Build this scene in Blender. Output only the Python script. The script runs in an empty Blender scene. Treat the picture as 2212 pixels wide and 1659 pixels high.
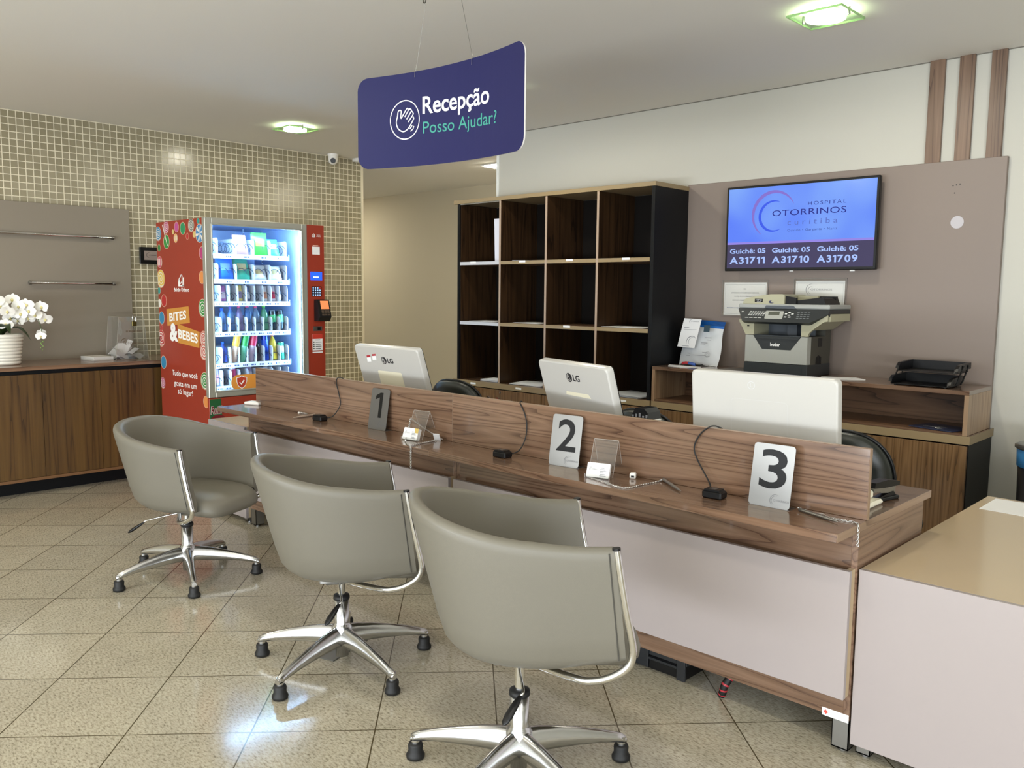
import bpy, math, random
from mathutils import Matrix, Vector

# ---------------------------------------------------------------- camera, light, exposure
SC = bpy.context.scene
COL = SC.collection
PI = math.pi

cam_data = bpy.data.cameras.new('camera')
cam = bpy.data.objects.new('camera', cam_data)
COL.objects.link(cam)
R_ = ((0.7215323499872688, -0.6875980236672552, -0.0812405426541085),
      (0.6923080900748053, 0.7181726484146265, 0.07026774143301064),
      (0.010028775539642697, -0.10694393352596457, 0.9942144732114744))
# columns of R_: camera right, forward, up in the room
cam.matrix_world = Matrix(((R_[0][0], R_[0][2], -R_[0][1], 0.0),
                           (R_[1][0], R_[1][2], -R_[1][1], 0.0),
                           (R_[2][0], R_[2][2], -R_[2][1], 1.45),
                           (0, 0, 0, 1)))
cam_data.sensor_fit = 'HORIZONTAL'
cam_data.sensor_width = 36.0
cam_data.lens = 36.0 * 1831.498 / 2212.0
cam_data.clip_start = 0.05
cam_data.clip_end = 60
SC.camera = cam

SC.view_settings.view_transform = 'Standard'
SC.view_settings.look = 'None'
SC.view_settings.gamma = 1.0
SC.view_settings.use_curve_mapping = False
SC.view_settings.exposure = 0.0
try:
    SC.cycles.use_denoising = True
    SC.cycles.max_bounces = 10
    SC.cycles.transparent_max_bounces = 16
    SC.cycles.caustics_reflective = False
    SC.cycles.caustics_refractive = False
    SC.cycles.sample_clamp_indirect = 6.0
except Exception:
    pass

world = bpy.data.worlds.new('daylight')
SC.world = world
world.use_nodes = True
world.node_tree.nodes['Background'].inputs[0].default_value = (0.75, 0.87, 1.0, 1)
world.node_tree.nodes['Background'].inputs[1].default_value = 1.0

def area(name, loc, size, size_y, power, color, target):
    l = bpy.data.lights.new(name, 'AREA')
    l.shape = 'RECTANGLE'
    l.size = size
    l.size_y = size_y
    l.energy = power
    l.color = color
    o = bpy.data.objects.new(name, l)
    o.location = loc
    d = Vector(target) - Vector(loc)
    o.rotation_euler = d.to_track_quat('-Z', 'Y').to_euler()
    COL.objects.link(o)
    return o

# daylight entering through the big shop window behind the photographer
area('window_daylight', (-1.2, -4.62, 1.45), 7.0, 2.3, 165.0, (0.88, 0.94, 1.0), (-1.2, 0.0, 1.45))
# added upward fill at the window foot, there to lift the ceiling
area('ceiling_fill', (-1.2, -4.60, 0.55), 7.0, 0.6, 330.0, (0.90, 0.95, 1.0), (-1.8, 3.6, 2.75))
# added side fill from an invented opening, softening the sign's shadow on the ceiling
area('side_fill', (3.28, -1.6, 1.40), 3.6, 2.1, 70.0, (0.88, 0.94, 1.0), (-2.0, 0.6, 1.5))
area('side_ceiling_fill', (3.26, -1.6, 0.50), 3.6, 0.5, 150.0, (0.90, 0.95, 1.0), (-3.2, 3.0, 2.75))
LAMP_EMIT = 165.0
LAMP_COLOR = (1.0, 0.93, 0.77)

# ---------------------------------------------------------------- materials
def srgb(h):
    h = h.lstrip('#')
    out = []
    for i in (0, 2, 4):
        c = int(h[i:i + 2], 16) / 255.0
        out.append(c / 12.92 if c <= 0.04045 else ((c + 0.055) / 1.055) ** 2.4)
    return (out[0], out[1], out[2], 1.0)

_mats = {}
def mat(name, hexc, rough=0.5, metal=0.0, emit=0.0, spec=0.5, coat=0.0, bump=0.0, bscale=400.0, trans=0.0):
    if name in _mats:
        return _mats[name]
    m = bpy.data.materials.new(name)
    m.use_nodes = True
    nt = m.node_tree
    b = nt.nodes['Principled BSDF']
    c = srgb(hexc) if isinstance(hexc, str) else hexc
    b.inputs['Base Color'].default_value = c
    b.inputs['Roughness'].default_value = rough
    b.inputs['Metallic'].default_value = metal
    b.inputs['Specular IOR Level'].default_value = spec
    b.inputs['Coat Weight'].default_value = coat
    b.inputs['Coat Roughness'].default_value = 0.08
    if trans:
        b.inputs['Transmission Weight'].default_value = trans
    if emit:
        b.inputs['Emission Color'].default_value = c
        b.inputs['Emission Strength'].default_value = emit
    if bump:
        tc = nt.nodes.new('ShaderNodeTexCoord')
        n = nt.nodes.new('ShaderNodeTexNoise')
        n.inputs['Scale'].default_value = bscale
        n.inputs['Detail'].default_value = 3
        bp = nt.nodes.new('ShaderNodeBump')
        bp.inputs['Strength'].default_value = bump
        bp.inputs['Distance'].default_value = 0.002
        nt.links.new(tc.outputs['Object'], n.inputs['Vector'])
        nt.links.new(n.outputs['Fac'], bp.inputs['Height'])
        nt.links.new(bp.outputs['Normal'], b.inputs['Normal'])
    _mats[name] = m
    return m

def math_node(nt, op, a, b=None, clamp=False):
    n = nt.nodes.new('ShaderNodeMath')
    n.operation = op
    n.use_clamp = clamp
    for i, v in ((0, a), (1, b)):
        if v is None:
            continue
        if isinstance(v, (int, float)):
            n.inputs[i].default_value = v
        else:
            nt.links.new(v, n.inputs[i])
    return n.outputs[0]

def mix_color(nt, fac, a, b, mode='MIX'):
    n = nt.nodes.new('ShaderNodeMix')
    n.data_type = 'RGBA'
    n.blend_type = mode
    for k, v in ((0, fac), (6, a), (7, b)):
        if isinstance(v, (int, float)):
            n.inputs[k].default_value = v
        elif isinstance(v, tuple):
            n.inputs[k].default_value = v
        else:
            nt.links.new(v, n.inputs[k])
    return n.outputs[2]

def wood(name, axis, dark, mid, light, rough=0.35, lines=9.0, coat=0.0, width=1.0):
    """laminate with wavy contour grain running along one axis"""
    if name in _mats:
        return _mats[name]
    m = bpy.data.materials.new(name)
    m.use_nodes = True
    nt = m.node_tree
    b = nt.nodes['Principled BSDF']
    tc = nt.nodes.new('ShaderNodeTexCoord')
    oi = nt.nodes.new('ShaderNodeObjectInfo')
    mp = nt.nodes.new('ShaderNodeMapping')
    nt.links.new(tc.outputs['Object'], mp.inputs['Vector'])
    comb = nt.nodes.new('ShaderNodeCombineXYZ')
    r = math_node(nt, 'MULTIPLY', oi.outputs['Random'], 9.0)
    for i in range(3):
        nt.links.new(r, comb.inputs[i])
    nt.links.new(comb.outputs[0], mp.inputs['Location'])
    s = [6.5 * width] * 3
    s[axis] = 0.32
    mp.inputs['Scale'].default_value = s
    n1 = nt.nodes.new('ShaderNodeTexNoise')
    n1.inputs['Scale'].default_value = 1.0
    n1.inputs['Detail'].default_value = 2.5
    n1.inputs['Roughness'].default_value = 0.45
    n1.inputs['Distortion'].default_value = 0.22
    nt.links.new(mp.outputs[0], n1.inputs['Vector'])
    v = math_node(nt, 'MULTIPLY', n1.outputs['Fac'], lines * 2.4)
    saw = math_node(nt, 'FRACT', v)
    ramp = nt.nodes.new('ShaderNodeValToRGB')
    e = ramp.color_ramp.elements
    e[0].position, e[0].color = 0.0, srgb(dark)
    e[1].position, e[1].color = 1.0, srgb(mid)
    x = e.new(0.14); x.color = srgb(mid)
    x = e.new(0.55); x.color = srgb(light)
    x = e.new(0.93); x.color = srgb(mid)
    nt.links.new(saw, ramp.inputs[0])
    # fine fibres
    mp2 = nt.nodes.new('ShaderNodeMapping')
    nt.links.new(tc.outputs['Object'], mp2.inputs['Vector'])
    s = [160.0] * 3
    s[axis] = 3.0
    mp2.inputs['Scale'].default_value = s
    n2 = nt.nodes.new('ShaderNodeTexNoise')
    n2.inputs['Scale'].default_value = 1.0
    n2.inputs['Detail'].default_value = 3
    nt.links.new(mp2.outputs[0], n2.inputs['Vector'])
    f = math_node(nt, 'MULTIPLY_ADD', n2.outputs['Fac'], 0.5)
    f.node.inputs[2].default_value = 0.75
    # broad tone bands
    mp3 = nt.nodes.new('ShaderNodeMapping')
    nt.links.new(tc.outputs['Object'], mp3.inputs['Vector'])
    nt.links.new(comb.outputs[0], mp3.inputs['Location'])
    s = [6.0] * 3
    s[axis] = 0.5
    mp3.inputs['Scale'].default_value = s
    n3 = nt.nodes.new('ShaderNodeTexNoise')
    n3.inputs['Scale'].default_value = 1.0
    nt.links.new(mp3.outputs[0], n3.inputs['Vector'])
    g = math_node(nt, 'MULTIPLY_ADD', n3.outputs['Fac'], 0.7)
    g.node.inputs[2].default_value = 0.65
    fg = math_node(nt, 'MULTIPLY', f, g)
    cc = nt.nodes.new('ShaderNodeCombineXYZ')
    for i in range(3):
        nt.links.new(fg, cc.inputs[i])
    col = mix_color(nt, 1.0, ramp.outputs[0], cc.outputs[0], 'MULTIPLY')
    nt.links.new(col, b.inputs['Base Color'])
    b.inputs['Roughness'].default_value = rough
    b.inputs['Coat Weight'].default_value = coat
    b.inputs['Coat Roughness'].default_value = 0.1
    _mats[name] = m
    return m

def clear_glass(name, tint='#ffffff', refl=1.0, rough=0.02, opacity=0.0):
    """thin clear pane: see-through with a Fresnel reflection"""
    if name in _mats:
        return _mats[name]
    m = bpy.data.materials.new(name)
    m.use_nodes = True
    nt = m.node_tree
    nt.nodes.clear()
    out = nt.nodes.new('ShaderNodeOutputMaterial')
    t = nt.nodes.new('ShaderNodeBsdfTransparent')
    t.inputs[0].default_value = srgb(tint)
    g = nt.nodes.new('ShaderNodeBsdfGlossy')
    g.inputs['Roughness'].default_value = rough
    lw = nt.nodes.new('ShaderNodeLayerWeight')
    lw.inputs[0].default_value = 0.5
    fr = math_node(nt, 'MULTIPLY_ADD', math_node(nt, 'POWER', lw.outputs['Facing'], 5.0), 0.96)
    fr.node.inputs[2].default_value = 0.04
    fac = math_node(nt, 'MULTIPLY', fr, refl, True)
    mx = nt.nodes.new('ShaderNodeMixShader')
    nt.links.new(fac, mx.inputs[0])
    nt.links.new(t.outputs[0], mx.inputs[1])
    nt.links.new(g.outputs[0], mx.inputs[2])
    last = mx.outputs[0]
    if opacity:
        d = nt.nodes.new('ShaderNodeBsdfDiffuse')
        d.inputs[0].default_value = srgb('#e8ece8')
        m2 = nt.nodes.new('ShaderNodeMixShader')
        m2.inputs[0].default_value = opacity
        nt.links.new(last, m2.inputs[1])
        nt.links.new(d.outputs[0], m2.inputs[2])
        last = m2.outputs[0]
    nt.links.new(last, out.inputs[0])
    _mats[name] = m
    return m

def granite_floor():
    m = bpy.data.materials.new('granite_floor_tiles')
    m.use_nodes = True
    nt = m.node_tree
    b = nt.nodes['Principled BSDF']
    tc = nt.nodes.new('ShaderNodeTexCoord')
    sep = nt.nodes.new('ShaderNodeSeparateXYZ')
    nt.links.new(tc.outputs['Object'], sep.inputs[0])
    e1, e2, p0 = (0.276, 0.298), (-0.309, 0.290), (-3.002, 0.735)
    det = e1[0] * e2[1] - e1[1] * e2[0]
    x = math_node(nt, 'SUBTRACT', sep.outputs[0], p0[0])
    y = math_node(nt, 'SUBTRACT', sep.outputs[1], p0[1])
    def lin(a, c):
        return math_node(nt, 'ADD', math_node(nt, 'MULTIPLY', x, a), math_node(nt, 'MULTIPLY', y, c))
    u = lin(e2[1] / det, -e2[0] / det)
    v = lin(-e1[1] / det, e1[0] / det)
    def edge(t):
        f = math_node(nt, 'FRACT', t)
        d = math_node(nt, 'ABSOLUTE', math_node(nt, 'SUBTRACT', f, 0.5))
        return d
    g = math_node(nt, 'MAXIMUM', edge(u), edge(v))
    grout = math_node(nt, 'GREATER_THAN', g, 0.4945)
    cu = math_node(nt, 'FLOOR', u)
    cv = math_node(nt, 'FLOOR', v)
    cb = nt.nodes.new('ShaderNodeCombineXYZ')
    nt.links.new(cu, cb.inputs[0]); nt.links.new(cv, cb.inputs[1])
    wn = nt.nodes.new('ShaderNodeTexWhiteNoise')
    nt.links.new(cb.outputs[0], wn.inputs['Vector'])
    n1 = nt.nodes.new('ShaderNodeTexNoise')
    n1.inputs['Scale'].default_value = 95
    n1.inputs['Detail'].default_value = 4
    n1.inputs['Roughness'].default_value = 0.7
    # grain pulled a little along one tile direction, as in the stone
    mp = nt.nodes.new('ShaderNodeMapping')
    mp.inputs['Rotation'].default_value = (0, 0, 0.6)
    mp.inputs['Scale'].default_value = (0.6, 1.5, 1)
    nt.links.new(tc.outputs['Object'], mp.inputs[0])
    nt.links.new(mp.outputs[0], n1.inputs['Vector'])
    ramp = nt.nodes.new('ShaderNodeValToRGB')
    e = ramp.color_ramp.elements
    e[0].position, e[0].color = 0.30, srgb('#6c6352')
    e[1].position, e[1].color = 0.75, srgb('#d0c8b4')
    k = e.new(0.42); k.color = srgb('#a59d89')
    k = e.new(0.52); k.color = srgb('#bdb5a1')
    nt.links.new(n1.outputs['Fac'], ramp.inputs[0])
    n2 = nt.nodes.new('ShaderNodeTexNoise')
    n2.inputs['Scale'].default_value = 9
    n2.inputs['Detail'].default_value = 2
    nt.links.new(tc.outputs['Object'], n2.inputs['Vector'])
    tone = math_node(nt, 'ADD', math_node(nt, 'MULTIPLY', wn.outputs['Value'], 0.10), math_node(nt, 'MULTIPLY', n2.outputs['Fac'], 0.22))
    tone = math_node(nt, 'ADD', tone, 0.69)
    cc = nt.nodes.new('ShaderNodeCombineXYZ')
    for i in range(3):
        nt.links.new(tone, cc.inputs[i])
    col = mix_color(nt, 1.0, ramp.outputs[0], cc.outputs[0], 'MULTIPLY')
    col = mix_color(nt, grout, col, srgb('#4d4430'))
    nt.links.new(col, b.inputs['Base Color'])
    b.inputs['Roughness'].default_value = 0.12
    b.inputs['Specular IOR Level'].default_value = 0.5
    return m

def mosaic():
    m = bpy.data.materials.new('olive_mosaic_tiles')
    m.use_nodes = True
    nt = m.node_tree
    b = nt.nodes['Principled BSDF']
    tc = nt.nodes.new('ShaderNodeTexCoord')
    sep = nt.nodes.new('ShaderNodeSeparateXYZ')
    nt.links.new(tc.outputs['Object'], sep.inputs[0])
    P = 0.0517
    u = math_node(nt, 'DIVIDE', math_node(nt, 'SUBTRACT', sep.outputs[1], 5.196), P)
    v = math_node(nt, 'DIVIDE', math_node(nt, 'SUBTRACT', sep.outputs[2], 2.231), P)
    du = math_node(nt, 'ABSOLUTE', math_node(nt, 'SUBTRACT', math_node(nt, 'FRACT', u), 0.5))
    dv = math_node(nt, 'ABSOLUTE', math_node(nt, 'SUBTRACT', math_node(nt, 'FRACT', v), 0.5))
    g = math_node(nt, 'MAXIMUM', du, dv)
    mr = nt.nodes.new('ShaderNodeMapRange')
    mr.inputs['From Min'].default_value = 0.425
    mr.inputs['From Max'].default_value = 0.455
    nt.links.new(g, mr.inputs[0])
    cb = nt.nodes.new('ShaderNodeCombineXYZ')
    nt.links.new(math_node(nt, 'FLOOR', u), cb.inputs[0])
    nt.links.new(math_node(nt, 'FLOOR', v), cb.inputs[1])
    wn = nt.nodes.new('ShaderNodeTexWhiteNoise')
    nt.links.new(cb.outputs[0], wn.inputs['Vector'])
    ramp = nt.nodes.new('ShaderNodeValToRGB')
    e = ramp.color_ramp.elements
    e[0].position, e[0].color = 0.0, srgb('#8a8269')
    e[1].position, e[1].color = 1.0, srgb('#989078')
    nt.links.new(wn.outputs['Value'], ramp.inputs[0])
    col = mix_color(nt, mr.outputs[0], ramp.outputs[0], srgb('#dcd4bc'))
    nt.links.new(col, b.inputs['Base Color'])
    rg = math_node(nt, 'MULTIPLY_ADD', mr.outputs[0], 0.6)
    rg.node.inputs[2].default_value = 0.2
    nt.links.new(rg, b.inputs['Roughness'])
    bp = nt.nodes.new('ShaderNodeBump')
    bp.invert = True
    bp.inputs['Strength'].default_value = 0.5
    bp.inputs['Distance'].default_value = 0.003
    tilt = math_node(nt, 'ADD', mr.outputs[0], math_node(nt, 'MULTIPLY', math_node(nt, 'MULTIPLY', math_node(nt, 'SUBTRACT', wn.outputs['Value'], 0.5), 0.5), du))
    nt.links.new(tilt, bp.inputs['Height'])
    nt.links.new(bp.outputs['Normal'], b.inputs['Normal'])
    return m

# ---------------------------------------------------------------- mesh building
class MB:
    def __init__(self):
        self.v = []; self.f = []; self.m = []; self.s = []
        self.xf = None
    def add(self, vs, fs, mi=0, smooth=False):
        k = len(self.v)
        if self.xf is not None:
            vs = [tuple(self.xf @ Vector(p)) for p in vs]
        self.v += [tuple(p) for p in vs]
        for f in fs:
            self.f.append(tuple(i + k for i in f)); self.m.append(mi); self.s.append(smooth)
        return self
    def box(self, x0, x1, y0, y1, z0, z1, b=0.0, mi=0):
        if x0 > x1: x0, x1 = x1, x0
        if y0 > y1: y0, y1 = y1, y0
        if z0 > z1: z0, z1 = z1, z0
        b = min(b, 0.45 * min(x1 - x0, y1 - y0, z1 - z0))
        if b <= 0:
            vs = [(x, y, z) for z in (z0, z1) for y in (y0, y1) for x in (x0, x1)]
            fs = [(0, 2, 3, 1), (4, 5, 7, 6), (0, 1, 5, 4), (2, 6, 7, 3), (0, 4, 6, 2), (1, 3, 7, 5)]
            return self.add(vs, fs, mi)
        vs = []; idx = {}
        X = (x0, x1); Y = (y0, y1); Z = (z0, z1)
        for i in (0, 1):
            for j in (0, 1):
                for k in (0, 1):
                    sx, sy, sz = (1 - 2 * i) * b, (1 - 2 * j) * b, (1 - 2 * k) * b
                    idx[(i, j, k, 0)] = len(vs); vs.append((X[i], Y[j] + sy, Z[k] + sz))
                    idx[(i, j, k, 1)] = len(vs); vs.append((X[i] + sx, Y[j], Z[k] + sz))
                    idx[(i, j, k, 2)] = len(vs); vs.append((X[i] + sx, Y[j] + sy, Z[k]))
        fs = []
        def q(l, flip):
            fs.append(tuple(reversed(l)) if flip else tuple(l))
        for i in (0, 1):
            q([idx[(i, 0, 0, 0)], idx[(i, 1, 0, 0)], idx[(i, 1, 1, 0)], idx[(i, 0, 1, 0)]], i == 0)
            q([idx[(0, i, 0, 1)], idx[(0, i, 1, 1)], idx[(1, i, 1, 1)], idx[(1, i, 0, 1)]], i == 0)
            q([idx[(0, 0, i, 2)], idx[(1, 0, i, 2)], idx[(1, 1, i, 2)], idx[(0, 1, i, 2)]], i == 0)
        for i in (0, 1):
            for j in (0, 1):
                q([idx[(i, j, 0, 0)], idx[(i, j, 0, 1)], idx[(i, j, 1, 1)], idx[(i, j, 1, 0)]], (i + j) % 2 == 1)
                q([idx[(i, 0, j, 0)], idx[(i, 1, j, 0)], idx[(i, 1, j, 2)], idx[(i, 0, j, 2)]], (i + j) % 2 == 0)
                q([idx[(0, i, j, 1)], idx[(0, i, j, 2)], idx[(1, i, j, 2)], idx[(1, i, j, 1)]], (i + j) % 2 == 1)
        for i in (0, 1):
            for j in (0, 1):
                for k in (0, 1):
                    q([idx[(i, j, k, 0)], idx[(i, j, k, 1)], idx[(i, j, k, 2)]], (i + j + k) % 2 == 0)
        return self.add(vs, fs, mi)
    def prism(self, poly, o, u, w, t, mi=0, smooth=False):
        """2-D polygon (a, b) -> o + a*u + b*w, thickened by the vector t"""
        o, u, w, t = Vector(o), Vector(u), Vector(w), Vector(t)
        n = len(poly)
        a = [o + u * p[0] + w * p[1] for p in poly]
        c = [p + t for p in a]
        fs = [tuple(reversed(range(n))), tuple(range(n, 2 * n))]
        if u.cross(w).dot(t) < 0:
            fs = [tuple(range(n)), tuple(reversed(range(n, 2 * n)))]
            side = [((i + 1) % n, i, i + n, (i + 1) % n + n) for i in range(n)]
        else:
            side = [(i, (i + 1) % n, (i + 1) % n + n, i + n) for i in range(n)]
        self.add(a + c, fs, mi, False)
        k = len(self.v) - 2 * n
        for q_ in side:
            self.f.append(tuple(i + k for i in q_)); self.m.append(mi); self.s.append(smooth)
        return self
    def flat(self, poly, o, u, w, mi=0):
        o, u, w = Vector(o), Vector(u), Vector(w)
        return self.add([o + u * p[0] + w * p[1] for p in poly], [tuple(range(len(poly)))], mi)
    def loft(self, rings, closed=True, cap0=True, cap1=True, mi=0, smooth=True):
        n = len(rings[0]); vs = [p for r in rings for p in r]; fs = []
        m = n if closed else n - 1
        for i in range(len(rings) - 1):
            for j in range(m):
                a, b_ = i * n + j, i * n + (j + 1) % n
                fs.append((a, b_, b_ + n, a + n))
        self.add(vs, fs, mi, smooth)
        if cap0: self.add(rings[0], [tuple(reversed(range(n)))], mi)
        if cap1: self.add(rings[-1], [tuple(range(n))], mi)
        return self
    def tube(self, pts, r, n=10, closed=False, cap=True, mi=0):
        pts = [Vector(p) for p in pts]
        N = len(pts)
        rr = r if isinstance(r, (list, tuple)) else [r] * N
        rings = []; prev = None
        for i, p in enumerate(pts):
            if closed:
                t = pts[(i + 1) % N] - pts[i - 1]
            else:
                t = pts[min(i + 1, N - 1)] - pts[max(i - 1, 0)]
            t.normalize()
            if prev is None:
                a = t.orthogonal().normalized()
            else:
                a = prev - t * prev.dot(t)
                if a.length < 1e-6: a = t.orthogonal()
                a.normalize()
            prev = a
            b_ = t.cross(a)
            rings.append([tuple(p + (a * math.cos(2 * PI * k / n) + b_ * math.sin(2 * PI * k / n)) * rr[i]) for k in range(n)])
        if closed:
            rings.append(rings[0])
            return self.loft(rings, True, False, False, mi)
        return self.loft(rings, True, cap, cap, mi)
    def cyl(self, p0, p1, r0, r1=None, n=24, mi=0):
        p0, p1 = Vector(p0), Vector(p1)
        r1 = r0 if r1 is None else r1
        t = (p1 - p0).normalized(); a = t.orthogonal().normalized(); b_ = t.cross(a)
        R = lambda p, r: [tuple(p + (a * math.cos(2 * PI * k / n) + b_ * math.sin(2 * PI * k / n)) * r) for k in range(n)]
        return self.loft([R(p0, r0), R(p1, r1)], True, True, True, mi)
    def lathe(self, prof, c=(0, 0, 0), n=32, mi=0, sx=1.0, sy=1.0):
        rings = []
        for r, z in prof:
            r = max(r, 1e-5)
            rings.append([(c[0] + r * sx * math.cos(2 * PI * k / n), c[1] + r * sy * math.sin(2 * PI * k / n), c[2] + z) for k in range(n)])
        return self.loft(rings, True, True, True, mi)
    def ball(self, c, rx, ry=None, rz=None, nu=16, nv=10, mi=0):
        ry = rx if ry is None else ry; rz = rx if rz is None else rz
        rings = []
        for i in range(nv + 1):
            a = -PI / 2 + PI * i / nv
            rings.append([(c[0] + rx * max(math.cos(a), 1e-4) * math.cos(2 * PI * k / nu), c[1] + ry * max(math.cos(a), 1e-4) * math.sin(2 * PI * k / nu), c[2] + rz * math.sin(a)) for k in range(nu)])
        return self.loft(rings, True, True, True, mi)

ROOT = {}
def make(name, mb, mats, parent=None, world=True, bevel=0.0):
    """link a mesh object; world coordinates are turned into the parent's own"""
    vs = mb.v
    if parent is not None and world:
        inv = ROOT[parent.name].inverted()
        vs = [tuple(inv @ Vector(p)) for p in vs]
    me = bpy.data.meshes.new(name)
    me.from_pydata(vs, [], mb.f)
    if not isinstance(mats, (list, tuple)):
        mats = [mats]
    for m in mats:
        me.materials.append(m)
    me.polygons.foreach_set('material_index', mb.m)
    me.polygons.foreach_set('use_smooth', mb.s)
    me.update()
    o = bpy.data.objects.new(name, me)
    COL.objects.link(o)
    if parent is not None:
        o.parent = parent
        ROOT[o.name] = ROOT[parent.name]
    else:
        ROOT[o.name] = Matrix.Identity(4)
    if bevel:
        md = o.modifiers.new('bevel', 'BEVEL')
        md.width = bevel; md.segments = 2; md.limit_method = 'ANGLE'
    return o

def tag(o, label, cat, group=None):
    o['label'] = label; o['category'] = cat
    if group: o['group'] = group
    return o

def thing(name, label, cat, loc=(0, 0, 0), rz=0.0, group=None):
    o = bpy.data.objects.new(name, None)
    o.empty_display_size = 0.1
    COL.objects.link(o)
    o.location = loc
    o.rotation_euler = (0, 0, rz)
    ROOT[o.name] = Matrix.Translation(loc) @ Matrix.Rotation(rz, 4, 'Z')
    return tag(o, label, cat, group)

def struct(name, mb, mats):
    o = make(name, mb, mats)
    o['kind'] = 'structure'
    return o

def dup(root, loc, rz, label, group=None):
    r = root.copy(); COL.objects.link(r)
    r.location = loc; r.rotation_euler = (0, 0, rz)
    r['label'] = label
    ROOT[r.name] = Matrix.Translation(loc) @ Matrix.Rotation(rz, 4, 'Z')
    def kids(src, dst):
        for ch in list(src.children):
            c = ch.copy(); COL.objects.link(c); c.parent = dst
            ROOT[c.name] = ROOT[r.name]
            kids(ch, c)
    kids(root, r)
    return r

_txt = {}
def glyphs(s, bold=0.0, spacing=1.0, line=1.0):
    key = (s, bold, spacing, line)
    if key not in _txt:
        cu = bpy.data.curves.new('lettering', 'FONT')
        cu.body = s; cu.offset = bold; cu.resolution_u = 4; cu.space_character = spacing; cu.space_line = line
        cu.align_x = 'CENTER' if '\n' in s else 'LEFT'
        o = bpy.data.objects.new('lettering', cu)
        COL.objects.link(o)
        dg = bpy.context.evaluated_depsgraph_get()
        me = bpy.data.meshes.new_from_object(o.evaluated_get(dg))
        vs = [(v.co.x, v.co.y) for v in me.vertices]
        fs = [tuple(p.vertices) for p in me.polygons]
        bpy.data.meshes.remove(me)
        bpy.data.objects.remove(o)
        bpy.data.curves.remove(cu)
        x0 = min(v[0] for v in vs); x1 = max(v[0] for v in vs)
        y0 = min(v[1] for v in vs); y1 = max(v[1] for v in vs)
        _txt[key] = ([(a - x0, b - y0) for a, b in vs], fs, x1 - x0, y1 - y0)
    return _txt[key]

def ticket(s, bold):
    """figures set one by one, the figure 1 drawn with its flag"""
    vs, fs, x = [], [], 0.0
    H = glyphs('0', bold)[3]
    for ch in s:
        if ch == '1':
            t = H * (0.15 + bold * 1.8)
            v = [(H * 0.40 - t, 0), (H * 0.40, 0), (H * 0.40, H * 0.98), (H * 0.40 - t * 0.85, H * 0.98), (0.02 * H, H * 0.86), (0.0, H * 0.86 - t * 0.95), (H * 0.40 - t, H * 0.98 - t * 1.1)]
            f, wd = [(0, 1, 2, 3, 6), (3, 4, 5, 6)], H * 0.40
        else:
            v, f, wd, _h = glyphs(ch, bold)
        k = len(vs)
        vs += [(a + x, b) for a, b in v]
        fs += [tuple(i + k for i in q) for q in f]
        x += wd + H * 0.13
    return vs, fs, x - H * 0.13, H

def text(mb, s, o, u, w, width=None, height=None, bold=0.0, spacing=1.0, mi=0, line=1.0):
    """o = lower-left corner of the writing, u / w = unit directions of the line and of its height"""
    vs, fs, W, H = ticket(s, bold) if s == '1' or s.startswith('A31') else glyphs(s, bold, spacing, line)
    sx = width / W if width else height / H
    sy = height / H if height else sx
    o, u, w = Vector(o), Vector(u), Vector(w)
    return mb.add([o + u * (a * sx) + w * (b * sy) for a, b in vs], fs, mi)

def crescent(r0, c0, r1, c1, a0, a1, n=40):
    """outline of a tapering arc between two circles"""
    out = [(c0[0] + r0 * math.cos(a0 + (a1 - a0) * i / n), c0[1] + r0 * math.sin(a0 + (a1 - a0) * i / n)) for i in range(n + 1)]
    inn = []
    for i in range(n + 1):
        t = i / n
        a = a0 + (a1 - a0) * t
        k = math.sin(PI * t)
        r = r0 - (r0 - r1) * k
        inn.append((c0[0] + r * math.cos(a), c0[1] + r * math.sin(a)))
    return out, inn

def arc_strip(mb, o, u, w, r, th, a0, a1, n=36, mi=0):
    out, inn = crescent(r, (0, 0), r - th, (0, 0), a0, a1, n)
    o, u, w = Vector(o), Vector(u), Vector(w)
    vs = [o + u * p[0] + w * p[1] for p in out] + [o + u * p[0] + w * p[1] for p in inn]
    k = n + 1
    if a1 > a0:
        fs = [(i + k, i, i + 1, i + 1 + k) for i in range(n)]
    else:
        fs = [(i, i + k, i + 1 + k, i + 1) for i in range(n)]
    return mb.add(vs, fs, mi)

def ring(mb, o, u, w, r, th, n=40, mi=0):
    o, u, w = Vector(o), Vector(u), Vector(w)
    vs = []
    for q in (r, r - th):
        vs += [o + u * (q * math.cos(2 * PI * i / n)) + w * (q * math.sin(2 * PI * i / n)) for i in range(n)]
    return mb.add(vs, [(i, (i + 1) % n, (i + 1) % n + n, i + n) for i in range(n)], mi)

def disc_pts(r, n=24, sx=1.0, sy=1.0):
    return [(r * sx * math.cos(2 * PI * i / n), r * sy * math.sin(2 * PI * i / n)) for i in range(n)]

def ribbon(mb, pts, th, o, u, w, mi=0, closed=False):
    """flat stroked line in the plane o,u,w"""
    o, u, w = Vector(o), Vector(u), Vector(w)
    N = len(pts); L = []; Rr = []
    for i, p in enumerate(pts):
        a = pts[i - 1] if (i > 0 or closed) else p
        b = pts[(i + 1) % N] if (i < N - 1 or closed) else p
        dx, dy = b[0] - a[0], b[1] - a[1]
        l = math.hypot(dx, dy) or 1e-9
        nx, ny = -dy / l * th / 2, dx / l * th / 2
        L.append((p[0] + nx, p[1] + ny)); Rr.append((p[0] - nx, p[1] - ny))
    vs = [o + u * p[0] + w * p[1] for p in L + Rr]
    fs = [(i + N, i + 1 + N, i + 1, i) for i in range(N - 1)]
    if closed: fs.append((2 * N - 1, N, 0, N - 1))
    return mb.add(vs, fs, mi)

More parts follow.
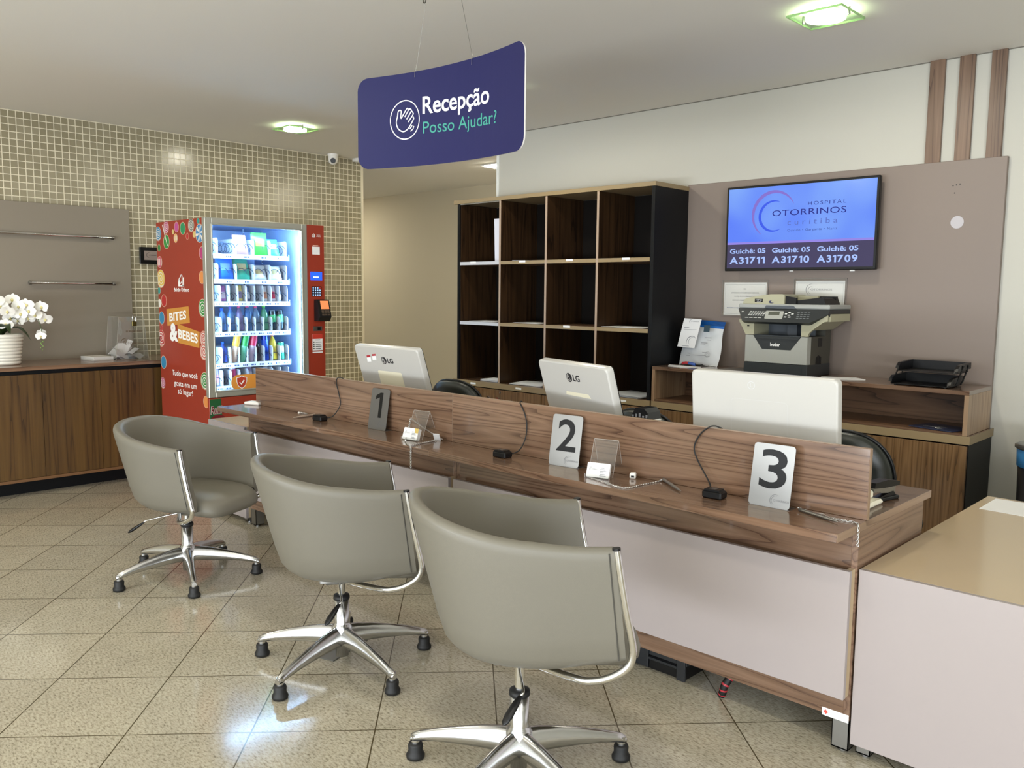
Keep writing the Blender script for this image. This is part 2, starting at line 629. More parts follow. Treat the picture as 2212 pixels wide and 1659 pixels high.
def round_rect(x0, x1, y0, y1, r, n=5):
    out = []
    for cx, cy, a in ((x1 - r, y1 - r, 0), (x0 + r, y1 - r, PI / 2), (x0 + r, y0 + r, PI), (x1 - r, y0 + r, 1.5 * PI)):
        for i in range(n + 1):
            t = a + PI / 2 * i / n
            out.append((cx + r * math.cos(t), cy + r * math.sin(t)))
    return out

def smooth_path(pts, sub=6):
    """Catmull-Rom through the points"""
    P = [Vector(p) for p in pts]
    P = [P[0] * 2 - P[1]] + P + [P[-1] * 2 - P[-2]]
    out = []
    for i in range(1, len(P) - 2):
        for k in range(sub):
            t = k / sub
            a, b, c, d = P[i - 1], P[i], P[i + 1], P[i + 2]
            out.append(0.5 * ((2 * b) + (c - a) * t + (2 * a - 5 * b + 4 * c - d) * t * t + (3 * b - a - 3 * c + d) * t ** 3))
    out.append(P[-2])
    return out

def chain_links(mb, pts, r=0.0042, wire=0.0011, step=0.0068):
    """a fine chain: short oval links alternately turned along the path"""
    P = smooth_path(pts, 10)
    d = [0.0]
    for a, b in zip(P, P[1:]):
        d.append(d[-1] + (b - a).length)
    s, i, k = 0.0, 0, 0
    while s < d[-1]:
        while i < len(d) - 2 and d[i + 1] < s: i += 1
        t = (P[i + 1] - P[i]); ln = t.length or 1e-9
        c = P[i] + t * ((s - d[i]) / ln); t = t / ln
        a = t.orthogonal().normalized(); b = t.cross(a)
        n = a if k % 2 else b
        mb.tube([tuple(c + t * (r * 1.25 * math.cos(q * PI / 4)) + n * (r * 0.75 * math.sin(q * PI / 4))) for q in range(8)], wire, 4, True)
        s += step; k += 1
    return mb

X_, Y_, Z_ = Vector((1, 0, 0)), Vector((0, 1, 0)), Vector((0, 0, 1))

# ================================================================ materials used all over
M_WHITE = mat('white_wall_paint', '#bebcb2', 0.75, bump=0.05, bscale=300)
M_CEIL = mat('ceiling_paint', '#e4e1da', 0.8, bump=0.04, bscale=250)
M_BEIGE_WALL = mat('corridor_beige_paint', '#c4b99f', 0.75, bump=0.05, bscale=300)
M_TAUPE = mat('taupe_panel_laminate', '#81746b', 0.5)
M_TAUPE2 = mat('grey_beige_panel_laminate', '#837b6e', 0.45)
M_FRONT = mat('pinkish_white_laminate', '#9b9290', 0.3)
M_LAMPLIT = mat('lamplit_laminate', '#bda98a', 0.14)  # off-white laminate with the tan of warm lamplight put into its colour
M_TAN = mat('tan_edge_banding', '#8f7c5c', 0.4)
M_EDGE = mat('brown_edge_banding', '#8f765f', 0.4)
M_BLACK = mat('black_laminate', '#0c0d0f', 0.45, spec=0.2)
M_BLACKP = mat('black_plastic', '#0b0b0c', 0.38, spec=0.35)
M_BLACKM = mat('black_rubber', '#0d0d0d', 0.6)
M_CHROME = mat('chrome', '#e2e2e0', 0.07, 1.0)
M_ALU = mat('polished_aluminium', '#cfd0d1', 0.2, 1.0)
M_STEEL = mat('brushed_steel', '#9a9996', 0.38, 1.0)
M_WPL = mat('glossy_white_plastic', '#eceae4', 0.22)
M_PAPER = mat('white_paper', '#e9e9e8', 0.7)
M_INK = mat('black_ink', '#1b1b1d', 0.6)
M_GREYINK = mat('grey_ink', '#7d7f86', 0.6)
M_WINK = mat('white_ink', '#f1f1ee', 0.5)
WX = wood('walnut_grain_along_x', 0, '#4a3529', '#69503e', '#7a604d', 0.22, 9.0, 0.55)
WY = wood('walnut_grain_along_y', 1, '#4f3a2d', '#6f5544', '#806653', 0.3, 7.0, 0.15)
WZ = wood('walnut_grain_upright', 2, '#42301f', '#6d5138', '#7f6246', 0.32, 6.0, 0.1)
WZ2 = wood('walnut_cabinet_upright', 2, '#4a331c', '#6b4f30', '#7d6040', 0.35, 6.0, 0.1, 1.6)
WZL = wood('hutch_end_upright', 2, '#7a6049', '#94785d', '#a0866a', 0.35, 5.0)
WXD = wood('walnut_inside_along_x', 0, '#3a271a', '#5f4430', '#6d513b', 0.4, 5.0)
GL = clear_glass('clear_acrylic', '#fbfbfa', 1.0, 0.02, 0.02)
GLV = clear_glass('vending_window_glass', '#fafdff', 0.8, 0.01)

# ================================================================ the room
CE = 2.752
XW, YB, YA = -7.10, 5.137, 7.36
XR, YF = 3.4, -4.75
def wall(name, x0, x1, y0, y1, z0, z1, m):
    return struct(name, MB().box(x0, x1, y0, y1, z0, z1), m)
fl = MB().box(-11.2, XR + 0.2, YF - 1.5, YA + 0.2, -0.12, 0.0)
struct('floor', fl, granite_floor())
struct('ceiling', MB().box(-11.2, XR + 0.2, YF, YA + 0.2, CE, CE + 0.12), M_CEIL)
wall('wall_left', XW - 0.16, XW, YF, 5.196, 0, CE, mosaic())
wall('wall_back', -5.112, XR, YB, YB + 0.16, 0, CE, M_WHITE)
wall('wall_corridor', -11.2, XR, YA, YA + 0.16, 0, CE, M_BEIGE_WALL)
wall('wall_corridor_left', -11.2, -11.04, 5.0, YA, 0, CE, M_BEIGE_WALL)
wall('wall_corridor_right', -3.2, -3.04, YB + 0.16, YA, 0, CE, M_BEIGE_WALL)
rw = MB()
rw.box(XR, XR + 0.16, YF, -3.5, 0, CE).box(XR, XR + 0.16, 0.3, YB + 0.16, 0, CE).box(XR, XR + 0.16, -3.5, 0.3, 2.5, CE).box(XR, XR + 0.16, -3.5, 0.3, 0, 0.2)
struct('wall_right', rw, M_WHITE)
wf = MB()
for y in (-3.5, -1.63, 0.24):
    wf.box(XR + 0.04, XR + 0.1, y, y + 0.06, 0.2, 2.5)
wf.box(XR + 0.04, XR + 0.1, -3.5, 0.3, 0.2, 0.26).box(XR + 0.04, XR + 0.1, -3.5, 0.3, 2.44, 2.5)
struct('added_window', wf, M_STEEL)  # unseen window frame, added to go with the side fill lights
# the wall behind the photographer with its window opening
fw = MB()
fw.box(-7.26, -4.9, YF - 0.16, YF, 0, CE).box(2.5, XR, YF - 0.16, YF, 0, CE)
fw.box(-4.9, 2.5, YF - 0.16, YF, 0, 0.25).box(-4.9, 2.5, YF - 0.16, YF, 2.62, CE)
struct('wall_front', fw, M_WHITE)
wf = MB()
for x in (-4.9, -2.45, 0.0, 2.44):
    wf.box(x, x + 0.06, YF - 0.1, YF - 0.04, 0.25, 2.62)
wf.box(-4.9, 2.5, YF - 0.1, YF - 0.04, 0.25, 0.31).box(-4.9, 2.5, YF - 0.1, YF - 0.04, 2.56, 2.62)
struct('window_1', wf, M_STEEL)
struct('trim_1', MB().box(XW - 0.161, XW + 0.004, 5.196, 5.222, 0, CE), mat('cream_corner_bead', '#d9d0b4', 0.5))
struct('trim_2', MB().box(-5.118, -5.09, YB - 0.006, YB + 0.165, 0, CE), mat('white_corner_bead', '#e4e6e2', 0.4))
# thin grey joint strip where the plaster ceiling meets the walls
struct('trim_3', MB().box(-5.09, XR, YB - 0.008, YB, CE - 0.004, CE), mat('ceiling_joint', '#77736a', 0.8))

# wall panels
o = make('wall_panel', MB().box(-3.236, -1.285, 5.107, YB, 0.73, 2.195, 0.002), M_TAUPE)
tag(o, 'large taupe wall panel carrying the television behind the printer', 'wall panel')
h = MB().prism(disc_pts(0.034, 28), (-1.512, 5.1065, 1.86), X_, Z_, (0, -0.0015, 0))
make('grommet', h, mat('pale_grommet', '#b5b1b5', 0.5), o)
h = MB()
for x, z in ((-1.545, 2.06), (-1.528, 2.063), (-1.51, 2.066), (-1.535, 2.02)):
    h.prism(disc_pts(0.0035, 10), (x, 5.107, z), X_, Z_, (0, -0.0008, 0))
make('screw_hole', h, M_INK, o)
o = make('wall_panel', MB().box(XW, -7.06, 0.8, 2.876, 0.90, 2.087, 0.002), M_TAUPE2)
tag(o, 'grey beige panel with two chrome bars on the mosaic wall', 'wall panel')
for z, y0, y1, lab in ((1.852, 1.25, 2.735, 'upper long chrome bar fixed to the grey beige wall panel'), (1.490, 2.108, 2.732, 'lower short chrome bar fixed to the grey beige wall panel')):
    t = thing('wall_bar', lab, 'rail', (-7.06, y1, z), 0, 'chrome bars on the grey beige panel')
    b = MB().tube([(-7.032, y0 + 0.012, z), (-7.032, y1 - 0.012, z)], 0.0105, 14)
    make('rod', b, M_CHROME, t)
    for y in (y0 + 0.008, y1 - 0.008):
        make('end_cap', MB().cyl((-7.032, y - 0.009, z), (-7.032, y + 0.009, z), 0.0145, n=18).cyl((-7.06, y, z), (-7.034, y, z), 0.008, n=12), M_STEEL, t)
slats = [(-1.706, -1.627, 'leftmost of the three walnut strips above the taupe panel'), (-1.553, -1.476, 'middle one of the three walnut strips above the taupe panel'), (-1.396, -1.322, 'rightmost of the three walnut strips above the taupe panel')]
for x0, x1, lab in slats:
    o = make('wall_strip', MB().box(x0, x1, YB - 0.022, YB, 2.195, CE, 0.001), wood('walnut_strip', 2, '#47342a', '#67503f', '#755d4b', 0.4, 4.0, 0.0, 2.0))
    tag(o, lab, 'strip', 'walnut strips between panel and ceiling')

# ---------------------------------------------------------------- ceiling lamps
M_EMIT = mat('lamp_diffuser_lit', (1.0, 0.93, 0.78, 1), 0.4, emit=1.0)
nb = M_EMIT.node_tree.nodes['Principled BSDF']
nb.inputs['Emission Color'].default_value = (LAMP_COLOR[0], LAMP_COLOR[1], LAMP_COLOR[2], 1)
nb.inputs['Emission Strength'].default_value = LAMP_EMIT
M_GREEN_GLASS = clear_glass('greenish_glass_plate', '#dfeedd', 1.0, 0.02)
M_GREEN_EDGE = mat('green_glass_edge_glow', '#b9e89a', 0.3, trans=0.4)  # green glass edge, its lit glow put into the bright colour
def lamp(x, y, label, group='square glass ceiling lamps'):
    t = thing('ceiling_lamp', label, 'ceiling lamp', (x, y, CE), 0, group)
    a, zp = 0.128, CE - 0.026
    make('glass_plate', MB().box(x - a, x + a, y - a, y + a, zp - 0.004, zp + 0.004), M_GREEN_GLASS, t)
    e = MB()
    for s in (-1, 1):
        e.box(x - a - 0.002, x + a + 0.002, y + s * a - 0.002, y + s * a + 0.002, zp - 0.0045, zp + 0.0045)
        e.box(x + s * a - 0.002, x + s * a + 0.002, y - a, y + a, zp - 0.0045, zp + 0.0045)
    make('glass_edge', e, M_GREEN_EDGE, t)
    make('diffuser', MB().prism(disc_pts(0.088, 40), (x, y, zp - 0.005), X_, Y_, (0, 0, -0.003)), M_EMIT, t)
    make('lamp_housing', MB().lathe([(0.06, CE - 0.001), (0.075, CE - 0.012), (0.08, zp + 0.006)], (x, y, 0), 28), M_WPL, t)
    for s in (-1, 1):
        make('clip', MB().cyl((x + s * 0.108, y, zp - 0.009), (x + s * 0.108, y, CE), 0.006, n=12), M_STEEL, t)
for x, y in ((-3.9, 6.3), (-10.2, 6.3)):  # unseen lamps added to brighten the corridor wall
    t = thing('ceiling_lamp', 'added lamp out of view, brightening the corridor wall', 'ceiling lamp', (x, y, CE), 0, 'added corridor lamps out of view')
    make('frame', MB().box(x - 0.14, x + 0.14, y - 0.14, y + 0.14, CE - 0.012, CE, 0.003), M_WPL, t)
    make('diffuser', MB().box(x - 0.11, x + 0.11, y - 0.11, y + 0.11, CE - 0.02, CE - 0.0115), M_EMIT, t)
lamp(-1.78, 3.925, 'lit square glass ceiling lamp above the service counter at upper right')
lamp(-6.06, 3.80, 'lit square glass ceiling lamp above the vending machine')
lamp(-3.95, 3.90, 'lit square glass ceiling lamp hidden behind the blue hanging sign')
for x in (-6.0, -3.7, -1.4, 0.9):
    lamp(x, 1.0 if x != -3.7 else 0.9, 'lit square glass ceiling lamp out of view over the waiting side', 'ceiling lamps over the waiting side')
for x in (-5.0, -2.0, 1.0):
    lamp(x, -1.8, 'lit square glass ceiling lamp out of view over the waiting side', 'ceiling lamps over the waiting side')
t = thing('ceiling_lamp', 'small bright lamp in the corridor ceiling beside the white wall end', 'ceiling lamp', (-6.25, 6.32, CE))
make('frame', MB().box(-6.40, -6.12, 6.18, 6.46, CE - 0.012, CE, 0.003), M_WPL, t)
make('diffuser', MB().box(-6.37, -6.15, 6.21, 6.43, CE - 0.02, CE - 0.0115), M_EMIT, t)
t = thing('ceiling_lamp', 'unlit flat white ceiling fixture half behind the blue sign', 'ceiling lamp', (-7.05, 5.2, CE))
make('housing', MB().box(-7.08, -6.78, 5.08, 5.36, CE - 0.03, CE, 0.004), M_WPL, t)
make('diffuser', MB().box(-7.06, -6.80, 5.10, 5.34, CE - 0.036, CE - 0.029, 0.002), mat('opal_plastic', '#dcdad0', 0.4), t)

t = thing('security_camera', 'small white dome camera under the ceiling by the mosaic wall', 'camera', (-7.0, 4.80, CE))
make('mount', MB().lathe([(0.052, CE), (0.052, CE - 0.014), (0.046, CE - 0.02)], (-7.0, 4.80, 0), 28), M_WPL, t)
make('dome', MB().lathe([(0.046, -0.02), (0.047, -0.05), (0.04, -0.078), (0.02, -0.094), (0.001, -0.098)], (-7.0, 4.80, CE), 28), M_WPL, t)
d = Vector((6.9, -4.8, -1.35)).normalized()
p = Vector((-7.0, 4.80, CE - 0.058)) + d * 0.030
make('lens', MB().cyl(p, p + d * 0.02, 0.026, 0.024, 24), M_BLACKP, t)

# ---------------------------------------------------------------- hanging sign
M_SIGN = mat('navy_sign_vinyl', '#1b1d50', 0.5, spec=0.3)
ysign = lambda x: 2.495 - 0.30 * (x + 2.80) ** 2
t = thing('hanging_sign', 'dark blue bent reception sign hanging from the ceiling on wires', 'sign', (-2.79, 2.49, 2.20))
x0, x1, zb, zt_, rad = -3.318, -2.253, 2.003, 2.411, 0.058
def tilt(x): return -0.020 * (x + 2.79)
cols = []
NX = 44
for i in range(NX + 1):
    q_ = i / NX; q_ = q_ - math.sin(2 * PI * q_) / (2 * PI) * 0.93
    x = x0 + (x1 - x0) * q_
    e = min(x - x0, x1 - x)
    c = rad - math.sqrt(max(rad * rad - (rad - min(e, rad)) ** 2, 0))
    cols.append((x, zb + c, zt_ - c))
front = [(x, ysign(x), zl + tilt(x)) for x, zl, zh in cols]; fronth = [(x, ysign(x), zh + tilt(x)) for x, zl, zh in cols]
th = 0.006
def off(p):
    s = -0.6 * (p[0] + 2.80); n = Vector((-s, 1, 0)).normalized()
    return tuple(Vector(p) + n * th)
n = NX + 1
vs = front + fronth + [off(p) for p in front] + [off(p) for p in fronth]
fs = [(i, i + 1, i + 1 + n, i + n) for i in range(NX)]
b = MB().add(vs, fs, 0)
fs = [(i + 1 + 2 * n, i + 2 * n, i + 3 * n, i + 1 + 3 * n) for i in range(NX)]
fs += [(i + 1, i, i + 2 * n, i + 1 + 2 * n) for i in range(NX)] + [(i + n, i + 1 + n, i + 1 + 3 * n, i + 3 * n) for i in range(NX)]
fs += [(0, n, 3 * n, 2 * n), (n - 1, 3 * n - 1, 4 * n - 1, 2 * n - 1)]
k = 0
b.f += fs; b.m += [1] * len(fs); b.s += [False] * len(fs)
make('panel', b, [M_SIGN, mat('white_sign_edge', '#d8d6d2', 0.4)], t)
def bend(mb, shear=-0.040, xc=-2.79):
    out = []
    for p in mb.v:
        s = -0.6 * (p[0] + 2.80); nn = Vector((-s, 1, 0)).normalized()
        q_ = Vector((p[0], ysign(p[0]), p[2] + shear * (p[0] - xc))) - nn * 0.0012
        out.append(tuple(q_))
    mb.v = out
    return mb
b = MB(); text(b, 'Recepção', (-2.943, 0, 2.197), X_, Z_, 0.437, 0.098, bold=0.016)
make('lettering', bend(b), M_WINK, t)
b = MB(); text(b, 'Posso Ajudar?', (-2.940, 0, 2.120), X_, Z_, 0.487, 0.068, bold=0.002)
make('lettering', bend(b), mat('teal_lettering', '#3f9a8a', 0.5), t)
b = MB()
o_, rx, rz = (-3.049, 0, 2.2035), 0.0885, 0.0865
ring(b, o_, X_ * rx, Z_ * rz, 1.0, 0.055, 56)
HC = lambda pts: [((px - 678) / 160.0, -(py - 1003 + (px - 678) * 0.10) / 215.0) for px, py in pts]
main = [(772, 992), (735, 1060), (700, 1108), (655, 1130), (605, 1100), (585, 1035), (598, 965), (605, 915), (622, 900), (638, 912), (634, 988), (692, 888), (706, 882), (714, 898), (675, 970)]
for pts in (main, [(712, 893), (733, 885), (748, 898), (740, 920), (695, 995)], [(748, 905), (765, 925), (763, 948), (712, 1025)], [(764, 968), (772, 980), (772, 992)]):
    ribbon(b, HC([(p.x, p.y) for p in smooth_path([(q_[0], q_[1], 0) for q_ in pts], 4)]), 0.062, o_, X_ * rx, Z_ * rz)
for pts in ([(728, 1098), (748, 1078), (755, 1058)], [(738, 1125), (765, 1098), (774, 1068)]):
    ribbon(b, HC(pts), 0.055, o_, X_ * rx, Z_ * rz)
make('waving_hand_icon', bend(b), M_WINK, t)
M_WIRE = mat('steel_wire', '#8c8a82', 0.35, 1.0)
hk = [(-2.906, 2.476), (-2.70, 2.486)]
for (wx, wz), (hx, hy) in zip(((-2.988, 2.412), (-2.625, 2.402)), hk):
    yw = ysign(wx) + 0.003
    make('wire', MB().tube([(wx, yw, wz + 0.004), (hx, hy, 2.684)], 0.0008, 6), M_WIRE, t)
    cl = MB().tube([(wx, yw - 0.006, wz - 0.022), (wx, yw - 0.005, wz + 0.012), (wx, yw + 0.005, wz + 0.012), (wx, yw + 0.007, wz - 0.012)], 0.0012, 6)
    cl.cyl((wx, yw, wz + 0.012), (wx, yw, wz + 0.026), 0.0022, n=10)
    make('clip', cl, M_CHROME, t)
    hkm = MB().tube([(hx, hy, CE), (hx, hy, 2.705)] + [(hx - 0.009 + 0.009 * math.cos(a), hy, 2.697 + 0.011 * math.sin(a)) for a in [0, -0.7, -1.4, -2.1, -2.8, -3.5]], 0.0022, 8)
    make('hook', hkm, mat('dark_hook', '#4a463c', 0.5, 0.6), t)
make('wire', MB().tube([(hk[0][0], hk[0][1], 2.70), (hk[1][0], hk[1][1], 2.73)], 0.0007, 6), M_WIRE, t)

# ================================================================ service counter
ZT = 0.753
YD0, YD1, YFR = 2.419, 3.240, 2.587
def metal_foot(mb, x0, x1, y0, y1, h):
    mb.box(x0, x1, y0, y0 + 0.003, 0.012, h).box(x0, x0 + 0.003, y0, y1, 0.012, h).box(x1 - 0.003, x1, y0, y1, 0.012, h)
    mb.box(x0, x1, y0, y1, 0.012, 0.016)
    mb.cyl(((x0 + x1) / 2, (y0 + y1) / 2, 0), ((x0 + x1) / 2, (y0 + y1) / 2, 0.013), 0.014, n=16)
    return mb
def counter_desk(x0, x1, tip, label, sides, s0, s1):
    t = thing('service_desk', label, 'desk', ((x0 + x1) / 2, 2.9, 0), 0, 'walnut service desks in one run')
    make('tabletop', MB().box(x0 - tip, x1, YD0, YD1, ZT - 0.0265, ZT, 0.0012), WX, t)
    make('privacy_screen', MB().box(s0, s1, 2.641, 2.659, ZT + 0.0004, 0.9785, 0.001), WX, t)
    e = MB().box(s0, s1, 2.6405, 2.6595, 0.9785, 0.9795)
    e.box(s1, s1 + 0.0008, 2.6405, 2.6595, ZT + 0.0004, 0.979)
    make('screen_edge', e, M_EDGE, t)
    make('edge_band', MB().box(x1, x1 + 0.001, YD0 + 0.0005, YD1 - 0.0005, ZT - 0.026, ZT - 0.0004), WYL, t)
    make('front_panel', MB().box(x0 + 0.02, x1 - 0.02, YFR, YFR + 0.018, 0.113, ZT - 0.0265, 0.0008), WX, t)
    make('raised_front', MB().box(x0 + 0.028, x1 - 0.004, YFR - 0.047, YFR - 0.029, 0.197, 0.610, 0.0012), M_FRONT, t)
    bk = MB().box(x0 + 0.05, x0 + 0.07, YFR - 0.03, YFR, 0.24, 0.57).box(x1 - 0.022, x1 - 0.006, YFR - 0.03, YFR, 0.197, 0.609)
    make('spacer', bk, M_LAMPLIT, t)
    for sx, on in sides:
        make('side_panel', MB().box(sx, sx + 0.02, YFR, 3.165, 0.113, ZT - 0.0265, 0.0008), WY, t)
        for y in (YFR + 0.004, 3.08):
            f = MB(); xx = sx - 0.035 if on == 'r' else sx
            metal_foot(f, xx, xx + 0.055, y, y + 0.055, 0.113)
            make('leg', f, M_STEEL, t)
    return t
WYL = wood('walnut_end_band', 1, '#6f5746', '#8d745f', '#9c826c', 0.35, 4.0)
A = counter_desk(-4.70, -2.8245, 0.066, 'longer walnut service desk run carrying number 1, by the vending machine', ((-4.70, 'l'), (-2.845, 'r')), -4.70, -2.913)
B = counter_desk(-2.8232, -0.988, 0.0, 'walnut service desk carrying numbers 2 and 3, nearest the cream desk', ((-2.8228, 'l'), (-1.008, 'r')), -2.912, -0.988)
for x in (-1.92,):
    f = MB(); metal_foot(f, x, x + 0.05, YFR + 0.004, YFR + 0.06, 0.113)
    make('leg', f, M_STEEL, B)
b = MB().box(-1.075, -0.989, YFR - 0.0006, YFR, 0.106, 0.132)
make('maker_label', b, M_PAPER, B)
b = MB().flat([(0, 0.008), (0.008, 0), (0.016, 0.008), (0.008, 0.016)], (-1.071, YFR - 0.001, 0.111), X_, Z_, 0)
b.flat([(0, 0), (0.018, 0), (0.018, 0.011), (0, 0.011)], (-1.051, YFR - 0.001, 0.113), X_, Z_, 1).flat([(0, 0), (0.030, 0), (0.030, 0.011), (0, 0.011)], (-1.030, YFR - 0.001, 0.113), X_, Z_, 1)
make('faded_print', b, [mat('red_print', '#c94f45', 0.5), mat('faded_grey_print', '#c9cbd4', 0.6)], B)

def low_desk(name, label, x0, x1, y1, foot_x, panel_z):
    t = thing(name, label, 'desk', ((x0 + x1) / 2, 3.0, 0))
    make('tabletop', MB().box(x0, x1, YFR + 0.0185, y1, 0.585, 0.610, 0.0012), M_LAMPLIT, t)
    make('front_panel', MB().box(x0, x1, YFR, YFR + 0.018, panel_z, 0.610, 0.001), M_FRONT, t)
    for sx in (x0, x1 - 0.018):
        make('side_panel', MB().box(sx, sx + 0.018, YFR + 0.0185, y1 - 0.02, panel_z, 0.5846, 0.001), M_LAMPLIT, t)
        for y in (YFR + 0.019, y1 - 0.1):
            f = MB()
            xx = sx + (0.012 if sx == x0 else -0.04)
            metal_foot(f, xx, xx + 0.045, y, y + 0.05, panel_z + 0.02)
            make('leg', f, M_STEEL, t)
    return t
low_desk('low_desk', 'low cream desk with pinkish front at the right edge, holding a sheet of paper', -0.982, 0.45, 3.963, 0, 0.042)
low_desk('low_desk', 'low desk reflecting the vending machine beyond the far end of the counter', -5.22, -4.756, 3.35, 0, 0.036)

# ---------------------------------------------------------------- number signs
def number_sign(digit, xl, y, rz, label, h=0.208, wdt=0.144, lean=0.035, clear=False):
    t = thing('number_sign', label, 'number sign', (xl, y, ZT), rz, 'brushed metal number signs')
    u = X_; up = Vector((0, lean, h)).normalized(); nrm = Vector((0, -1, 0)).cross(u)
    nf = u.cross(up) * 1.0
    pl = MB().prism(round_rect(0, wdt, 0, h, 0.012), (0, 0, 0.0015), u, up, -nf * 0.0015)
    pl.prism([(0, 0), (wdt, 0), (wdt, 0.05), (0, 0.05)], (0, 0.0008, 0.0002), u, Y_, (0, 0, 0.0015))
    make('plate', pl, M_STEEL if digit != '1' else mat('dull_grey_steel', '#7d7c7b', 0.42, 0.9), t, world=False)
    b = MB()
    dw = {'1': 0.055, '2': 0.092, '3': 0.094}[digit]
    o = Vector((0, 0, 0)) + nf * 0.0008 + u * (wdt / 2 - dw / 2 + (0.004 if digit != '1' else -0.006)) + up * 0.062
    text(b, digit, o, u, up, dw, 0.130, bold=0.012)
    make('digit', b, mat('black_acrylic', '#0a0a0b', 0.4, spec=0.3), t, world=False)
    b = MB()
    o = nf * 0.0008 + u * 0.094 + up * 0.026
    arc_strip(b, o, u, up, 0.020, 0.0022, 0.9, 4.3)
    arc_strip(b, o, u, up, 0.015, 0.0016, 1.1, 4.6)
    text(b, 'OTORRINOS', o + u * -0.008 - up * 0.003, u, up, 0.055, 0.0068)
    make('lettering', b, mat('etched_grey', '#6a6a6c', 0.5), t, world=False)
    return t
number_sign('3', -1.356, 2.570, 0.03, 'shiny metal sign with number 3 leaning on the walnut screen')
number_sign('2', -2.254, 2.574, 0.12, 'brushed metal sign with number 2 leaning on the walnut screen')
number_sign('1', -3.500, 2.590, 0.05, 'dull grey metal sign with number 1 leaning on the walnut screen', wdt=0.138)

# ---------------------------------------------------------------- fingerprint readers with cables
def reader(x, y, rz, cable, label):
    t = thing('fingerprint_reader', label, 'scanner', (x, y, ZT), rz, 'small black scanners on the counter')
    b = MB().box(-0.036, 0.036, -0.026, 0.026, 0.0, 0.026, 0.005)
    b.prism([(-0.03, 0.026), (0.03, 0.026), (0.026, 0.033), (-0.026, 0.033)], (0, -0.024, 0), X_, Z_, (0, 0.04, 0))
    make('body', b, M_BLACKP, t, world=False)
    make('scan_window', MB().box(-0.014, 0.012, -0.014, 0.010, 0.0325, 0.0336, 0.0003), mat('dark_scan_glass', '#3b4044', 0.1), t, world=False)
    make('cable', MB().tube(smooth_path(cable, 8), 0.0026, 8), M_BLACKM, t)
    return t
reader(-1.478, 2.560, 0.06, [(-1.510, 2.588, 0.765), (-1.530, 2.612, 0.79), (-1.590, 2.628, 0.86), (-1.608, 2.632, 0.905), (-1.585, 2.634, 0.955), (-1.548, 2.640, 0.9855), (-1.525, 2.655, 0.984), (-1.515, 2.672, 0.965), (-1.51, 2.68, 0.88)],
       'black fingerprint reader with looping cable beside the number 3 sign')
reader(-2.489, 2.545, 0.05, [(-2.455, 2.57, 0.768), (-2.44, 2.60, 0.785), (-2.436, 2.630, 0.83), (-2.432, 2.634, 0.89), (-2.448, 2.635, 0.94), (-2.478, 2.640, 0.978), (-2.482, 2.655, 0.9835), (-2.485, 2.67, 0.96), (-2.49, 2.68, 0.88)],
       'black fingerprint reader with cable in front of the second desk screen, left of number 2')
reader(-3.885, 2.560, 0.10, [(-3.850, 2.585, 0.768), (-3.83, 2.61, 0.782), (-3.80, 2.632, 0.84), (-3.815, 2.634, 0.90), (-3.84, 2.636, 0.955), (-3.835, 2.641, 0.9825), (-3.815, 2.655, 0.984), (-3.805, 2.672, 0.96), (-3.80, 2.68, 0.88)],
       'black fingerprint reader with cable left of the number 1 sign')

# ---------------------------------------------------------------- pens on chains
def pen(a, b_, chain, label, metal=M_STEEL, mount=None):
    a, b_ = Vector(a), Vector(b_)
    t = thing('chained_pen', label, 'pen', tuple((a + b_) / 2), 0, 'pens chained to the counter')
    d = (b_ - a).normalized(); L = (b_ - a).length
    k = MB()
    prof = [(0.002, 0.0), (0.0052, 0.004), (0.0056, 0.02), (0.0056, L * 0.72), (0.0048, L * 0.80), (0.0022, L * 0.97), (0.0008, L)]
    aa = d.orthogonal().normalized(); bb = d.cross(aa)
    k.loft([[tuple(a + d * z + (aa * math.cos(2 * PI * i / 14) + bb * math.sin(2 * PI * i / 14)) * r) for i in range(14)] for r, z in prof])
    make('barrel', k, metal, t)
    if chain:
        make('chain', chain_links(MB(), chain), M_CHROME, t)
    if mount:
        make('chain_anchor', MB().lathe([(0.006, 0), (0.006, 0.003), (0.003, 0.006), (0.0003, 0.007)], mount, 14), M_WPL, t)
zc = ZT + 0.006
pen((-1.192, 2.600, zc), (-1.036, 2.540, zc), [(-1.192, 2.600, zc + .003), (-1.165, 2.612, ZT + .003), (-1.130, 2.596, ZT + .004), (-1.105, 2.600, ZT + .003), (-1.09, 2.585, ZT + .003), (-1.05, 2.58, ZT + .003), (-1.01, 2.585, ZT + .003), (-0.990, 2.572, ZT + .004), (-0.9835, 2.566, ZT - 0.008), (-0.983, 2.565, ZT - 0.03), (-0.983, 2.565, 0.690)],
    'silver pen with a chain hanging over the desk end by number 3')
pen((-1.745, 2.645, zc + .004), (-1.600, 2.541, zc), [(-1.745, 2.645, zc + .004), (-1.752, 2.62, ZT + .003), (-1.762, 2.53, ZT + .003), (-1.772, 2.448, ZT + .003), (-1.84, 2.452, ZT + .003), (-1.91, 2.476, ZT + .003), (-1.962, 2.490, ZT + .003), (-1.985, 2.50, ZT + .003)],
    'grey pen on a chain lying between numbers 2 and 3', mat('grey_pen_metal', '#9b9a98', 0.35, 0.8))
pen((-4.062, 2.668, zc), (-4.034, 2.486, zc), [(-4.062, 2.668, zc), (-4.10, 2.655, ZT + .003), (-4.15, 2.64, ZT + .003), (-4.205, 2.636, ZT + .004)],
    'slim pale pen lying by the reader left of number 1', mat('pale_pen', '#c9b9a8', 0.35, 0.5), (-4.212, 2.634, ZT))
